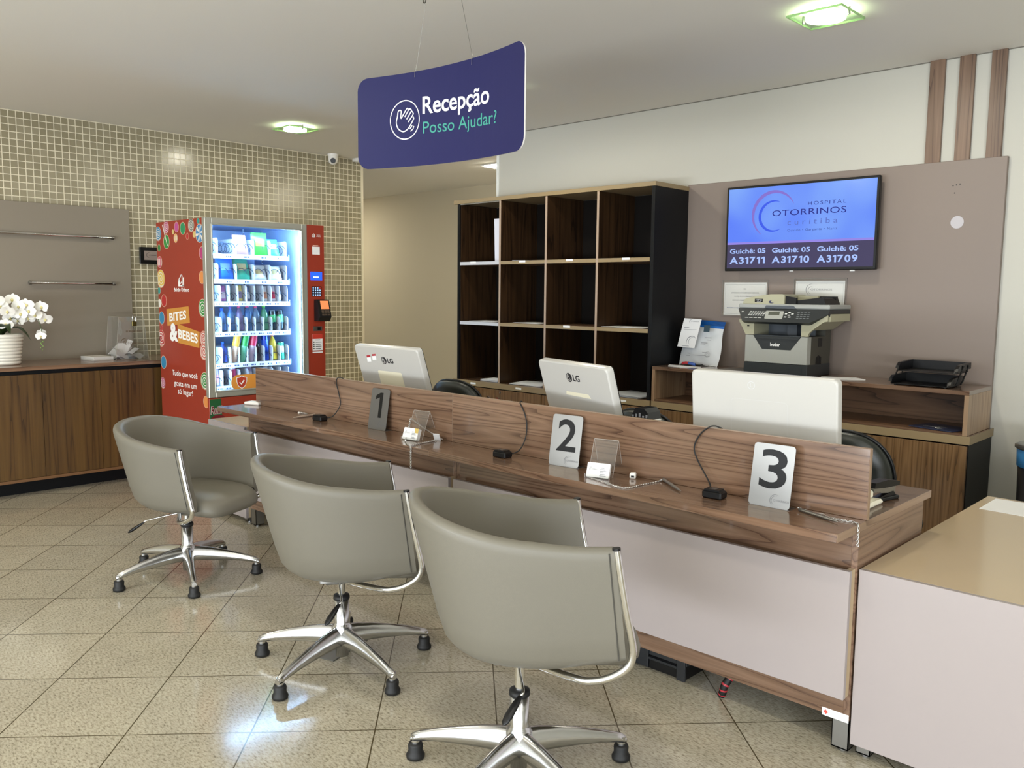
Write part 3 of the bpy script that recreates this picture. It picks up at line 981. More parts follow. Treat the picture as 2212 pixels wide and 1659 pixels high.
# the chain with a tag beside the first card holder
t = thing('chained_pen', 'pale tag on a beaded chain hanging over the edge below number 1', 'pen', (-2.985, 2.58, ZT), 0, 'pens chained to the counter')
tg = MB(); tg.xf = Matrix.Translation((-2.978, 2.604, ZT + 0.016)) @ Matrix.Rotation(0.5, 4, 'Z') @ Matrix.Rotation(0.6, 4, 'X')
tg.box(-0.016, 0.016, -0.002, 0.002, -0.018, 0.024, 0.001)
make('tag', tg, M_PAPER, t)
make('barrel', MB().tube([(-2.96, 2.625, zc), (-3.06, 2.60, 0.80), (-3.135, 2.578, 0.845)], 0.0035, 10), mat('dull_pen', '#8d837a', 0.3, 0.7), t)
make('chain', chain_links(MB(), [(-3.135, 2.572, 0.845), (-3.118, 2.55, 0.81), (-3.10, 2.53, 0.775), (-3.085, 2.50, ZT + .004), (-2.99, 2.435, ZT + .004), (-2.945, 2.4165, ZT + .001), (-2.94, 2.4135, ZT - .02), (-2.94, 2.4135, ZT - .06), (-2.94, 2.4135, 0.655)], 0.0048, 0.0013), M_CHROME, t)
make('chain', chain_links(MB(), [(-2.945, 2.42, ZT + .004), (-2.96, 2.47, ZT + .004), (-2.97, 2.53, ZT + .004), (-2.975, 2.595, ZT + .004)], 0.0048, 0.0013), M_CHROME, t)

# ---------------------------------------------------------------- acrylic card holders and their cards
def card_holder(x, y, rz, label, hgt=0.135, w_=0.10):
    t = thing('card_holder', label, 'card holder', (x, y, ZT), rz, 'clear acrylic card holders')
    m = MB(); a = w_ / 2
    up = Vector((0, 0.055, hgt)); L = up.length; up.normalize(); n_ = X_.cross(up)
    m.prism([(-a, 0), (a, 0), (a, L), (-a, L)], (0, 0, 0.0015), X_, up, n_ * 0.0025)
    dn = Vector((0, 0.055, -hgt)); L2 = dn.length; dn.normalize(); n2 = X_.cross(dn)
    m.prism([(-a, 0), (a, 0), (a, L2), (-a, L2)], (0, 0.056, hgt + 0.001), X_, dn, n2 * 0.0025)
    m.box(-a, a, -0.034, 0.0, 0.0006, 0.003).box(-a, a, -0.036, -0.0335, 0.0006, 0.016)
    make('stand', m, GL, t, world=False)
    e = MB()
    for s in (-a, a):
        e.box(s - 0.0006, s + 0.0006, -0.036, -0.0335, 0.0006, 0.016)
        e.tube([(s, 0, 0.003), (s, 0.055, hgt)], 0.0009, 4); e.tube([(s, 0.058, hgt), (s, 0.112, 0.002)], 0.0009, 4)
    e.tube([(-a, 0.057, hgt + 0.002), (a, 0.057, hgt + 0.002)], 0.0012, 4)
    make('polished_edge', e, mat('acrylic_edge', '#c8beb6', 0.15, trans=0.3), t, world=False)
    return t
def card_stack(x, y, rz, label, yellow=False, n=0.012):
    t = thing('business_cards', label, 'business cards', (x, y, ZT + 0.0045), rz, 'stacks of business cards')
    up = Vector((0, 0.02, 0.055)).normalized(); nf = X_.cross(up)
    m = MB().prism(round_rect(-0.046, 0.046, 0, 0.056, 0.005), (0, -0.008, 0), X_, up, -nf * n)
    make('cards', m, M_PAPER, t, world=False)
    q_ = MB(); o = Vector((0, -0.008, 0)) + nf * 0.0006
    arc_strip(q_, o + X_ * -0.027 + up * 0.031, X_, up, 0.009, 0.0012, 0.9, 4.3)
    arc_strip(q_, o + X_ * -0.026 + up * 0.031, X_, up, 0.0065, 0.001, 0.9, 4.3)
    text(q_, 'OTORRINOS', o + X_ * -0.028 + up * 0.029, X_, up, 0.024, 0.004)
    for k in range(6):
        q_.flat([(0.0, 0.006 + 0.0062 * k), (0.026 - 0.005 * (k % 3), 0.006 + 0.0062 * k), (0.026 - 0.005 * (k % 3), 0.0082 + 0.0062 * k), (0, 0.0082 + 0.0062 * k)], o + X_ * 0.008, X_, up)
    make('print', q_, M_GREYINK, t, world=False)
    if yellow:
        m = MB().prism([(0.026, 0.034), (0.046, 0.034), (0.046, 0.056), (0.022, 0.056)], o + nf * 0.0002, X_, up, nf * 0.0003)
        make('yellow_corner', m, mat('yellow_print', '#c9b060', 0.6), t, world=False)
card_holder(-1.955, 2.535, 0.28, 'clear acrylic card holder with a neat white stack, between numbers 2 and 3')
card_stack(-1.949, 2.512, 0.28, 'neat white business cards in the holder between numbers 2 and 3')
card_holder(-3.075, 2.545, 0.14, 'clear acrylic card holder with yellowed cards, right of number 1', 0.13)
card_stack(-3.078, 2.524, 0.14, 'yellow-cornered business cards right of number 1', True, 0.02)

# ---------------------------------------------------------------- small things
t = thing('power_adapter', 'tiny white plug lying on the counter right of the card holder', 'plug', (-1.857, 2.610, ZT))
m = MB(); m.xf = Matrix.Translation((-1.857, 2.610, ZT)) @ Matrix.Rotation(0.5, 4, 'Z')
m.box(-0.012, 0.012, -0.014, 0.014, 0.0, 0.022, 0.004)
make('body', m, M_WPL, t)
m = MB(); m.xf = Matrix.Translation((-1.857, 2.610, ZT)) @ Matrix.Rotation(0.5, 4, 'Z')
m.box(-0.006, 0.006, -0.0146, -0.0138, 0.006, 0.013)
make('socket', m, M_BLACKP, t)
t = thing('hub_box', 'flat white box at the far end of the counter by the screen', 'box', (-4.705, 2.64, ZT))
m = MB(); m.xf = Matrix.Translation((-4.705, 2.635, ZT)) @ Matrix.Rotation(0.35, 4, 'Z')
m.box(-0.055, 0.055, -0.035, 0.035, 0.0, 0.018, 0.004)
make('case', m, M_WPL, t)
m = MB(); m.xf = Matrix.Translation((-4.705, 2.635, ZT)) @ Matrix.Rotation(0.35, 4, 'Z')
m.box(-0.04, 0.04, -0.024, 0.024, 0.018, 0.0195, 0.0005)
make('lid', m, M_PAPER, t)

t = thing('stapler', 'black stapler on the desk behind the end of the walnut screen', 'stapler', (-1.055, 2.955, ZT))
RM = Matrix.Translation((-1.055, 2.955, ZT)) @ Matrix.Rotation(math.radians(78), 4, 'Z')
m = MB(); m.xf = RM
m.box(-0.075, 0.07, -0.019, 0.019, 0.0, 0.013, 0.003).prism([(-0.05, 0.013), (0.06, 0.013), (0.045, 0.028), (0.0, 0.022)], (0, -0.012, 0), X_, Z_, (0, 0.024, 0))
make('base', m, M_BLACKP, t)
m = MB(); m.xf = RM
m.prism([(-0.078, 0.052), (-0.074, 0.07), (0.0, 0.074), (0.068, 0.062), (0.068, 0.048), (-0.02, 0.048)], (0, -0.018, 0), X_, Z_, (0, 0.036, 0))
make('arm', m, M_BLACKP, t)
m = MB(); m.xf = RM
m.box(-0.068, -0.03, -0.009, 0.009, 0.034, 0.05).prism([(-0.03, 0.03), (0.055, 0.02), (0.062, 0.05), (-0.03, 0.05)], (0, -0.009, 0), X_, Z_, (0, 0.018, 0))
make('magazine', m, M_STEEL, t)
t = thing('mouse_and_pad', 'ivory handset peeking out behind the screen end beside the stapler', 'phone', (-1.075, 2.82, ZT))
t.name = 'desk_handset'; ROOT[t.name] = Matrix.Translation((-1.075, 2.82, ZT))
m = MB().box(-1.15, -1.032, 2.775, 2.90, ZT, ZT + 0.018, 0.007)
make('base', m, mat('ivory_plastic', '#e6e1cc', 0.35), t)
m = MB().box(-1.15, -1.062, 2.79, 2.89, ZT + 0.017, ZT + 0.045, 0.006)
make('cradle', m, mat('ivory_plastic', '#e6e1cc', 0.35), t)

t = thing('tape_dispenser', 'smoky black card tray on a small white box behind the walnut screen', 'desk organiser', (-2.03, 2.90, ZT))
t.name = 'desk_organiser'; ROOT[t.name] = Matrix.Translation((-2.03, 2.90, ZT))
make('box', MB().box(-2.055, -1.962, 2.86, 2.95, ZT, 0.936, 0.003), M_PAPER, t)
m = MB().prism([(-0.050, 0), (0.042, 0), (0.036, 0.030), (0.018, 0.046), (-0.025, 0.046)], (-2.010, 2.865, 0.9365), X_, Z_, (0, 0.09, 0))
make('holder', m, mat('smoked_plastic', '#1d1f22', 0.12), t)
m = MB()
for k in range(5):
    m.box(-2.050 + 0.017 * k, -2.041 + 0.017 * k, 2.862, 2.8645, 0.945, 0.953 + 0.005 * (k % 3), 0.0005)
make('contents', m, M_GREYINK, t)

o = make('paper_sheet', MB().prism([(0.0, 0.0), (0.0, 0.235), (0.30, 0.235), (0.30, -0.02)], (-0.943, 3.694, 0.6105), X_, Y_, (0, 0, 0.0015)), M_PAPER)
tag(o, 'white sheet of paper on the low cream desk', 'paper')

# ---------------------------------------------------------------- all-in-one computers seen from behind
def monitor(xl, xr, yl, yr, ztop, lean, label, kind):
    c = Vector(((xl + xr) / 2, (yl + yr) / 2, 0)); W = math.hypot(xr - xl, yr - yl); rz = math.atan2(yr - yl, xr - xl)
    t = thing('all_in_one_computer', label, 'computer', (c.x, c.y, ZT), rz, 'white all-in-one computers behind the screen')
    Hh = 0.355
    up = Vector((0, -math.sin(lean), math.cos(lean))); nf = X_.cross(up)       # nf faces the waiting side
    top = Vector((0, 0, ztop - ZT)); org = top - up * Hh
    a = W / 2
    def pl(mb, poly, d, tk, mi=0):
        return mb.prism(poly, org + nf * d, X_, up, -nf * tk, mi)
    b = MB()
    rr = []
    for ins, d in ((0.0, -0.034), (0.0, -0.006), (0.002, -0.002), (0.006, 0.0)):
        rr.append([tuple(org + X_ * p[0] + up * p[1] + nf * d) for p in round_rect(-a + ins, a - ins, ins, Hh - ins, 0.020, 6)])
    b.loft(rr, True, True, True)
    make('rear_shell', b, mat('monitor_white', '#b8b6b0', 0.28), t, world=False)
    b = MB(); pl(b, round_rect(-a + 0.004, a - 0.004, 0.004, Hh - 0.004, 0.016), -0.0345, 0.006)
    make('screen', b, M_BLACKP, t, world=False)
    b = MB()
    st = [(0.02, 0.004), (0.19, 0.004), (0.205, 0.018), (0.19, 0.02)]
    b.box(-0.10, 0.10, -0.03, 0.19, 0.0, 0.010, 0.004)
    b.prism([(-0.05, 0), (0.05, 0), (0.05, 1), (-0.05, 1)], (0, 0.07, 0.008), X_, (org + up * 0.07 - Vector((0, 0.07, 0.008)) - nf * 0.036), (0, 0.014, 0))
    make('stand', b, M_WPL, t, world=False)
    if kind == 'logo_cover':
        b = MB(); e = 0.0018
        ribbon(b, round_rect(-0.116, 0.104, -0.02, 0.258, 0.014), e, org + nf * 0.0007, X_, up, 0, True)
        make('cover_seam', b, mat('seam_grey', '#bdbcb8', 0.5), t, world=False)
        b = MB(); o = org + nf * 0.0008 + X_ * -0.035 + up * 0.312
        ring(b, o, X_, up, 0.0145, 0.002, 32)
        ribbon(b, [(-0.003, 0.008), (-0.003, -0.005), (0.005, -0.005)], 0.0022, o, X_, up)
        make('emblem', b, mat('pearl_print', '#c9cacb', 0.25), t, world=False)
    else:
        b = MB(); lx, lz = (-0.030, 0.277) if kind == 'window' else (-0.028, 0.290)
        o = org + nf * 0.0008 + X_ * lx + up * lz
        b.flat(disc_pts(0.0215, 36), o, X_, up, 0)
        o2 = o + nf * 0.0004
        arc_strip(b, o2, X_, up, 0.0165, 0.0022, 1.2, 6.2, mi=1)
        ribbon(b, [(0.0008, 0.010), (0.0008, -0.008), (0.009, -0.008)], 0.0026, o2, X_, up, 1)
        b.flat([(p[0] - 0.008, p[1] + 0.006) for p in disc_pts(0.0028, 14)], o2, X_, up, 1)
        text(b, 'LG', o + X_ * 0.030 - up * 0.0145, X_, up, 0.050, 0.030, bold=0.03)
        make('emblem', b, [M_INK, M_WPL], t, world=False)
        b = MB()
        if kind == 'window':
            pl(b, round_rect(-0.112, 0.096, 0.01, 0.212, 0.010), -0.004, 0.004)
            b = MB(); pl(b, round_rect(-0.112, 0.096, 0.02, 0.212, 0.010), 0.0006, 0.0005)
            make('stand_recess', b, mat('cream_plastic', '#dcd6bd', 0.35), t, world=False)
            b = MB()
            for k in (0, 1):
                q_ = [(-0.185 + 0.052 * k, 0.258 + 0.014 * k), (-0.150 + 0.052 * k, 0.262 + 0.014 * k), (-0.143 + 0.052 * k, 0.302 + 0.010 * k), (-0.178 + 0.052 * k, 0.298 + 0.010 * k)]
                pl(b, q_, 0.0008, 0.0004, 0)
                q_ = [(q_[3][0] * .68 + q_[0][0] * .32, q_[3][1] * .68 + q_[0][1] * .32), (q_[2][0] * .68 + q_[1][0] * .32, q_[2][1] * .68 + q_[1][1] * .32), q_[2], q_[3]]
                pl(b, q_, 0.0012, 0.0004, 1)
            make('sticker', b, [M_PAPER, mat('red_sticker', '#a8323a', 0.5)], t, world=False)
        else:
            pl(b, [(-0.082, 0.205), (0.108, 0.205), (0.094, 0.223), (-0.076, 0.221)], 0.0006, 0.0005)
            make('stand_recess', b, mat('cream_plastic', '#dcd6bd', 0.35), t, world=False)
    v = MB()
    pl(v, round_rect(-0.07, 0.07, 0.062, 0.074, 0.005), 0.0006, 0.0005)
    make('cable_slot', v, M_BLACKP if kind != 'logo_cover' else M_WPL, t, world=False)
monitor(-1.745, -1.178, 2.815, 2.828, 1.166, math.radians(6), 'white all-in-one computer with a blank smooth back, behind number 3', 'logo_cover')
monitor(-2.620, -2.107, 2.905, 2.755, 1.145, math.radians(16), 'white all-in-one computer with a slim grip slot, behind number 2', 'slot')
monitor(-3.972, -3.417, 2.845, 2.848, 1.148, math.radians(18), 'white all-in-one computer with two red and white stickers, behind number 1', 'window')

# ================================================================ visitor chairs
M_UPH = mat('grey_green_leatherette', '#6b675c', 0.48, bump=0.12, bscale=700)
M_PIP = mat('dark_piping', '#3e3c36', 0.5)
def visitor_chair(x, y, facing, A, phase, label, rod=(0.13, 0.0, -0.03), grip=(0.052, -0.052, -0.055), D=0.36):
    t = thing('tub_chair', label, 'chair', (x, y, 0), math.radians(facing - 90), 'grey tub chairs at the counter')
    zb, zr = A - D, A
    e_ = D - 0.335
    NU, TH = 48, 0.046
    def wide(h): return 0.250 + 0.042 * h
    def yb(h): return -0.215 - 0.118 * h
    def yf(h): return 0.262 - 0.060 * h
    def rim(s): return 0.088 * (math.cos(PI * s) * 0.5 + 0.5) ** 1.15
    def pt(u, h, ins):
        """u in -1..1 from the left arm front round the back to the right arm front"""
        w = wide(h) - ins; b = yb(h) + ins; f = yf(h)
        yc = b + 0.30 - ins * 0.6
        L1 = f - yc; L2 = 0.5 * PI * (w + (yc - b)) * 0.5; s = abs(u) * (L1 + L2)
        sg = -1 if u < 0 else 1
        if s < L2:
            a = s / L2 * PI / 2
            ex = 0.86
            return (sg * w * math.sin(a) ** ex, yc - (yc - b) * math.cos(a) ** ex)
        return (sg * w, yc + (s - L2))
    def row(u):
        out = []
        top = zr + rim(abs(u)); hz = lambda z: (z - zb) / (zr + 0.09 - zb)
        P = lambda z, ins: (*pt(u, hz(z), ins), z)
        lift = 0.034 * max(0.0, (pt(u, 0.2, 0)[1] - 0.02) / 0.23)
        out.append(P(A - 0.275, TH + 0.004))
        out.append(P(A - 0.18, TH)); out.append(P(A - 0.08, TH)); out.append(P(top - 0.035, TH)); out.append(P(top - 0.016, TH * 0.92))
        for k in range(1, 6):
            a = PI * k / 6
            out.append(P(top - 0.016 + 0.016 * math.sin(a), TH * 0.5 + TH * 0.46 * math.cos(a)))
        out.append(P(top - 0.016, TH * 0.03)); out.append(P(top - 0.035, 0.0))
        for z in (A - 0.07, A - 0.15, A - 0.215 - e_): out.append(P(z, 0.0))
        for k in range(1, 6):
            a = PI / 2 * k / 5
            rr_ = 0.085 - 1.5 * lift
            out.append(P(zb + lift + rr_ * (1 - math.sin(a)), rr_ * (1 - math.cos(a))))
        out.append(P(zb + lift + 0.004, 0.13)); out.append(P(zb + lift + 0.008, 0.17)); out.append((0.35 * out[-1][0], 0.35 * out[-1][1], zb + 0.010))
        return out
    rows = [row(-1 + 2 * i / NU) for i in range(NU + 1)]
    b = MB().loft(rows, False, False, False)
    for r_ in (rows[0], rows[-1]):
        b.add(r_[:-3], [tuple(range(len(r_) - 3))])
    make('shell', b, M_UPH, t, world=False)
    # piping seam down each front edge
    for s in (-1, 1):
        b = MB()
        pts = []
        for z in (A - 0.012, A - 0.1, A - 0.18, A - 0.25 - e_, A - 0.285 - e_):
            q_ = pt(s, (z - zb) / (zr + 0.09 - zb), -0.0005)
            pts.append((q_[0], q_[1] - 0.020, z))
        b.tube(pts, 0.0020, 6)
        make('piping', b, M_PIP, t, world=False)
    # cushion
    zs = A - 0.250 - e_ * 0.3; kz = 0.78 + e_ * 7
    out = []
    prof = [(0.0, 0.012), (0.6, 0.011), (0.84, 0.006), (0.92, -0.004), (0.97, -0.022), (1.0, -0.050), (0.99, -0.075), (0.94, -0.092), (0.5, -0.098)]
    prof = [(p[0], p[1] * kz) for p in prof]
    n = 56
    rings = []
    for k, dz in prof:
        rr = []
        for i in range(n):
            a = 2 * PI * i / n
            ca, sa = math.cos(a), math.sin(a)
            x_ = (0.212 if sa < 0.35 else 0.212 + 0.028 * (sa - 0.35) / 0.65) * math.copysign(abs(ca) ** 0.5, ca)
            y_ = 0.045 + (0.292 if sa > 0 else 0.222) * math.copysign(abs(sa) ** 0.62, sa)
            f = max(k, 0.001)
            if dz < -0.045 and sa < 0.3: f *= 1.0 - 0.28 * min(1.0, (0.3 - sa) / 0.8) * min(1.0, (-0.045 - dz) / 0.02)
            drop = 0.018 * max((y_ * f - 0.1) / 0.2, 0) ** 2
            rr.append((x_ * f, 0.045 + (y_ - 0.045) * f, zs + dz - drop))
        rings.append(rr)
    make('seat_cushion', MB().loft(rings), M_UPH, t, world=False)
    # chrome frame
    for s in (-1, 1):
        x0 = s * (wide(1.0) - 0.018)
        pts = [(x0, 0.217, A - 0.004), (x0, 0.226, A - 0.06), (x0 * 0.985, 0.247, A - 0.17), (x0 * 0.965, 0.268, A - 0.265), (x0 * 0.955, 0.270, A - 0.293 - e_ * 0.5), (x0 * 0.935, 0.254, A - 0.322 - e_ * 0.6), (x0 * 0.90, 0.215, A - 0.345 - e_ * 0.7), (x0 * 0.84, 0.175, A - 0.357 - e_ * 0.8), (x0 * 0.72, 0.13, A - 0.364 - e_ * 0.8), (x0 * 0.16, 0.0, A - 0.372 - e_ * 0.8)]
        P = smooth_path(pts, 5)
        make('frame_tube', MB().tube([tuple(p) for p in P], 0.0108, 14), M_CHROME, t, world=False)
        make('tube_cap', MB().cyl((x0, 0.2168, A - 0.005), (x0, 0.2162, A + 0.001), 0.0113, n=16), M_BLACKP, t, world=False)
    b = MB().box(-0.085, 0.085, -0.085, 0.085, A - 0.364 - e_, A - 0.322 - e_, 0.003).prism([(-0.05, 0), (0.05, 0), (0.035, -0.022), (-0.035, -0.022)], (0, -0.06, A - 0.364 - e_), X_, Z_, (0, 0.12, 0))
    make('seat_mount', b, M_STEEL, t, world=False)
    # lever
    p_ = Vector((0.03, -0.01, A - 0.375 - e_)); e_ = p_ + Vector(rod); g_ = Vector(grip)
    make('lever_rod', MB().tube(smooth_path([tuple(p_), tuple(p_ + Vector(rod) * 0.5 + Z_ * 0.002), tuple(e_), tuple(e_ + g_ * 0.18)], 5), 0.0042, 8), M_CHROME, t, world=False)
    d = g_.normalized(); p0 = e_ + g_ * 0.12; side = d.cross(Z_).normalized(); nn = side.cross(d)
    rr = []
    for z, wv in ((0.0, 0.005), (0.012, 0.008), (0.03, 0.0115), (0.07, 0.0135), (0.09, 0.010), (0.098, 0.003)):
        c = p0 + d * z
        rr.append([tuple(c + side * (wv * math.cos(2 * PI * i / 12)) + nn * (wv * 0.6 * math.sin(2 * PI * i / 12))) for i in range(12)])
    make('lever_handle', MB().loft(rr), M_BLACKP, t, world=False)
    # column
    make('gas_column', MB().cyl((0, 0, 0.24), (0, 0, A - 0.365), 0.0145, n=24), M_CHROME, t, world=False)
    make('column_collar', MB().lathe([(0.0, 0.262), (0.031, 0.262), (0.032, 0.268), (0.030, 0.278), (0.016, 0.280), (0, 0.28)], n=28), M_BLACKM, t, world=False)
    b = MB().lathe([(0.0, 0.035), (0.0255, 0.035), (0.0255, 0.085), (0.034, 0.09), (0.040, 0.11), (0.040, 0.152), (0.031, 0.162), (0.0285, 0.17), (0.0285, 0.262), (0, 0.262)], n=32)
    make('hub', b, M_ALU, t, world=False)
    # five legs
    for k in range(5):
        a = math.radians(phase - (facing - 90) + 72 * k)
        d = Vector((math.cos(a), math.sin(a), 0)); s_ = Vector((-math.sin(a), math.cos(a), 0))
        rings = []
        for r, zt2, zl, w in ((0.022, 0.156, 0.088, 0.031), (0.06, 0.154, 0.088, 0.026), (0.12, 0.145, 0.086, 0.021), (0.19, 0.130, 0.082, 0.018), (0.26, 0.112, 0.076, 0.0155), (0.315, 0.095, 0.068, 0.0145), (0.338, 0.087, 0.062, 0.014), (0.352, 0.076, 0.06, 0.011)):
            rg = []
            prof = [(-1, 0.0), (-0.98, 0.45), (-0.62, 0.86), (-0.25, 1.0), (0.25, 1.0), (0.62, 0.86), (0.98, 0.45), (1, 0.0), (0.7, -0.03), (-0.7, -0.03)]
            for px, pz in prof:
                wv = w * (1.0 if pz < 0.5 else 0.9)
                rg.append(tuple(d * r + s_ * (px * wv) + Z_ * (zl + (zt2 - zl) * pz)))
            rings.append(rg)
        b = MB().loft(rings)
        b.cyl(d * 0.338 + Z_ * 0.048, d * 0.338 + Z_ * 0.078, 0.0135, 0.014, 18)
        lg = make('leg', b, M_ALU, t, world=False)
        b = MB().lathe([(0.0, 0.0), (0.022, 0.0), (0.0285, 0.004), (0.0295, 0.013), (0.0255, 0.020), (0.0225, 0.026), (0.0235, 0.044), (0.0205, 0.051), (0, 0.051)], tuple(d * 0.338), 22)
        make('glide', b, M_BLACKM, lg, world=False)
    return t
visitor_chair(-4.085, 1.895, 23, 0.712, -93, 'grey tub chair farthest from the camera, turned to show its open front', (0.10, -0.125, -0.030), (0.030, -0.06, -0.045), 0.338)
visitor_chair(-2.677, 1.85, 58.8, 0.742, -147, 'middle one of the three grey tub chairs, over the metal floor plate')
visitor_chair(-1.644, 1.763, 50.3, 0.787, -154, 'nearest of the three grey tub chairs, raised highest, by the number 2 and 3 desk', D=0.366)

# ---------------------------------------------------------------- office chairs behind the counter
M_LEATHER = mat('black_leather', '#20241f', 0.38, bump=0.1, bscale=300)
def office_chair(x, y, rz, ztop, label, wd=0.21):
    t = thing('office_chair', label, 'office chair', (x, y, 0), rz, 'black office chairs behind the counter')
    zc_ = ztop - 0.21
    rings = []
    for yy, k in ((0.0, 0.90), (0.006, 0.97), (0.025, 1.0), (0.045, 1.0), (0.06, 0.95), (0.068, 0.8), (0.074, 0.45)):
        rg = []
        for i in range(44):
            a = 2 * PI * i / 44; ca, sa = math.cos(a), math.sin(a)
            xx = wd * k * math.copysign(abs(ca) ** 0.75, ca) * (1 - 0.10 * (sa < 0) * -sa)
            zz = (0.21 if sa > 0 else 0.23) * k * math.copysign(abs(sa) ** 0.85, sa)
            rg.append((xx, -0.24 - yy + 0.05 * (xx / wd) ** 2 - 0.10 * zz, zc_ + zz))
        rings.append(rg)
    make('backrest', MB().loft(rings), M_LEATHER, t, world=False)
    rg = []
    for i in range(44):
        a = 2 * PI * i / 44; ca, sa = math.cos(a), math.sin(a)
        xx = wd * 1.015 * math.copysign(abs(ca) ** 0.75, ca) * (1 - 0.10 * (sa < 0) * -sa); zz = (0.21 if sa > 0 else 0.23) * 1.012 * math.copysign(abs(sa) ** 0.85, sa)
        rg.append((xx, -0.257 + 0.05 * (xx / wd) ** 2 - 0.10 * zz, zc_ + zz))
    make('edge_trim', MB().tube(rg, 0.008, 8, True), M_BLACKP, t, world=False)
    rings = []
    for z, k in ((0.43, 0.9), (0.44, 0.98), (0.465, 1.0), (0.49, 0.97), (0.503, 0.8), (0.507, 0.4)):
        rings.append([(0.235 * k * math.copysign(abs(math.cos(2 * PI * i / 40)) ** 0.6, math.cos(2 * PI * i / 40)), 0.225 * k * math.copysign(abs(math.sin(2 * PI * i / 40)) ** 0.6, math.sin(2 * PI * i / 40)), z) for i in range(40)])
    make('seat', MB().loft(rings), M_LEATHER, t, world=False)
    make('back_bar', MB().tube(smooth_path([(0, -0.05, 0.415), (0, -0.24, 0.42), (0, -0.33, 0.47), (0, -0.315, zc_ - 0.02)], 6), 0.018, 10), M_BLACKP, t, world=False)
    make('gas_column', MB().cyl((0, 0, 0.08), (0, 0, 0.43), 0.022, n=20), M_BLACKP, t, world=False)
    for k in range(5):
        a = 2 * PI * k / 5 + 0.3; d = Vector((math.cos(a), math.sin(a), 0)); s_ = Vector((-math.sin(a), math.cos(a), 0))
        b = MB().loft([[tuple(d * r + s_ * px * w + Z_ * (z + pz)) for px, pz in ((-1, -0.02), (1, -0.02), (0.8, 0.015), (-0.8, 0.015))] for r, z, w in ((0.02, 0.10, 0.025), (0.29, 0.082, 0.016))])
        lg = make('leg', b, M_BLACKP, t, world=False)
        c = d * 0.29 + Z_ * 0.026
        make('caster', MB().cyl(c - s_ * 0.022, c + s_ * 0.022, 0.026, n=18).cyl(d * 0.29 + Z_ * 0.03, d * 0.29 + Z_ * 0.075, 0.006, n=8), M_BLACKP, lg, world=False)
    return t
office_chair(-3.915, 3.80, 0.1, 0.905, 'black office chair showing its rounded back right of the stickered computer')
office_chair(-2.455, 3.80, -0.05, 0.866, 'black office chair behind the smoky card tray, between the computers')
office_chair(-1.425, 3.74, 0.0, 0.893, 'black office chair at the near end of the counter, beside the stapler', 0.205)

# ================================================================ cabinets along the back wall
YW = 4.706
YBK = YB - 0.001
def base_cabinet(x0, x1, label, doors, left=None, right=None):
    t = thing('base_cabinet', label, 'cabinet', ((x0 + x1) / 2, YW + 0.2, 0), 0, 'walnut base cabinets on the back wall')
    b = MB().box(x0, x0 + 0.018, YW + 0.021, YBK, 0.0, 0.6975).box(x1 - 0.018, x1, YW + 0.021, YBK, 0.0, 0.6975)
    b.box(x0 + 0.018, x1 - 0.018, YW + 0.021, YBK, 0.07, 0.088).box(x0 + 0.018, x1 - 0.018, YBK - 0.012, YBK, 0.088, 0.69).box(x0 + 0.018, x1 - 0.018, YW + 0.06, YW + 0.078, 0.0, 0.07)
    make('carcass', b, M_BLACK, t)
    for i, (d0, d1, kn) in enumerate(doors):
        d = make('door', MB().box(d0 + 0.0015, d1 - 0.0015, YW + 0.001, YW + 0.0205, 0.075, 0.690, 0.0008), WZ2, t)
        if kn:
            kx = d1 - 0.048 if kn == 'r' else d0 + 0.055
            k = MB().cyl((kx, YW + 0.001, 0.625), (kx, YW - 0.012, 0.625), 0.005, n=12)
            k.prism([(-0.014, 0.012), (0.014, -0.002), (-0.010, -0.014)] if kn == 'r' else [(-0.014, 0.012), (0.016, -0.006), (-0.006, -0.012)], (kx, YW - 0.011, 0.625), X_, Z_, (0, -0.007, 0))
            make('handle', k, M_CHROME, d)
            if kn == 'l':
                make('lock', MB().cyl((d0 + 0.065, YW + 0.001, 0.672), (d0 + 0.065, YW - 0.003, 0.672), 0.008, n=16), M_STEEL, d)
    return t
base_cabinet(-5.175, -4.205, 'walnut base cabinet with twin knobs under the far end of the bookcase', ((-5.172, -4.700, 'r'), (-4.700, -4.207, 'l')))
base_cabinet(-4.203, -3.233, 'walnut base cabinet under the near half of the bookcase', ((-4.200, -3.718, 'r'), (-3.718, -3.236, 'l')))
base_cabinet(-3.210, -2.245, 'walnut base cabinet below the printer counter, next to the bookcase', ((-3.207, -2.728, ''), (-2.728, -2.247, '')))
base_cabinet(-2.243, -1.275, 'walnut base cabinet at the near end of the back wall, with a black side', ((-2.240, -1.757, ''), (-1.757, -1.278, '')))
for x0, x1, lab in ((-5.179, -3.229, 'thin walnut counter slab under the dark bookcase'), (-3.217, -1.268, 'long walnut counter slab under the low open hutch')):
    t = thing('counter_slab', lab, 'worktop', ((x0 + x1) / 2, YW + 0.2, 0.70))
    make('slab', MB().box(x0, x1, YW + 0.0012, YBK, 0.698, 0.741), WX, t)
    b = MB().box(x0, x1, YW, YW + 0.0012, 0.698, 0.7415)
    b.box(x1, x1 + 0.001, YW, YBK, 0.698, 0.7415)
    make('edge_band', b, M_TAN, t)
    if x0 < -4:
        for lx in (-4.941, -4.437, -3.451):
            make('shelf_label', MB().box(lx - 0.03, lx + 0.03, YW - 0.001, YW, 0.712, 0.726), M_PAPER, t)

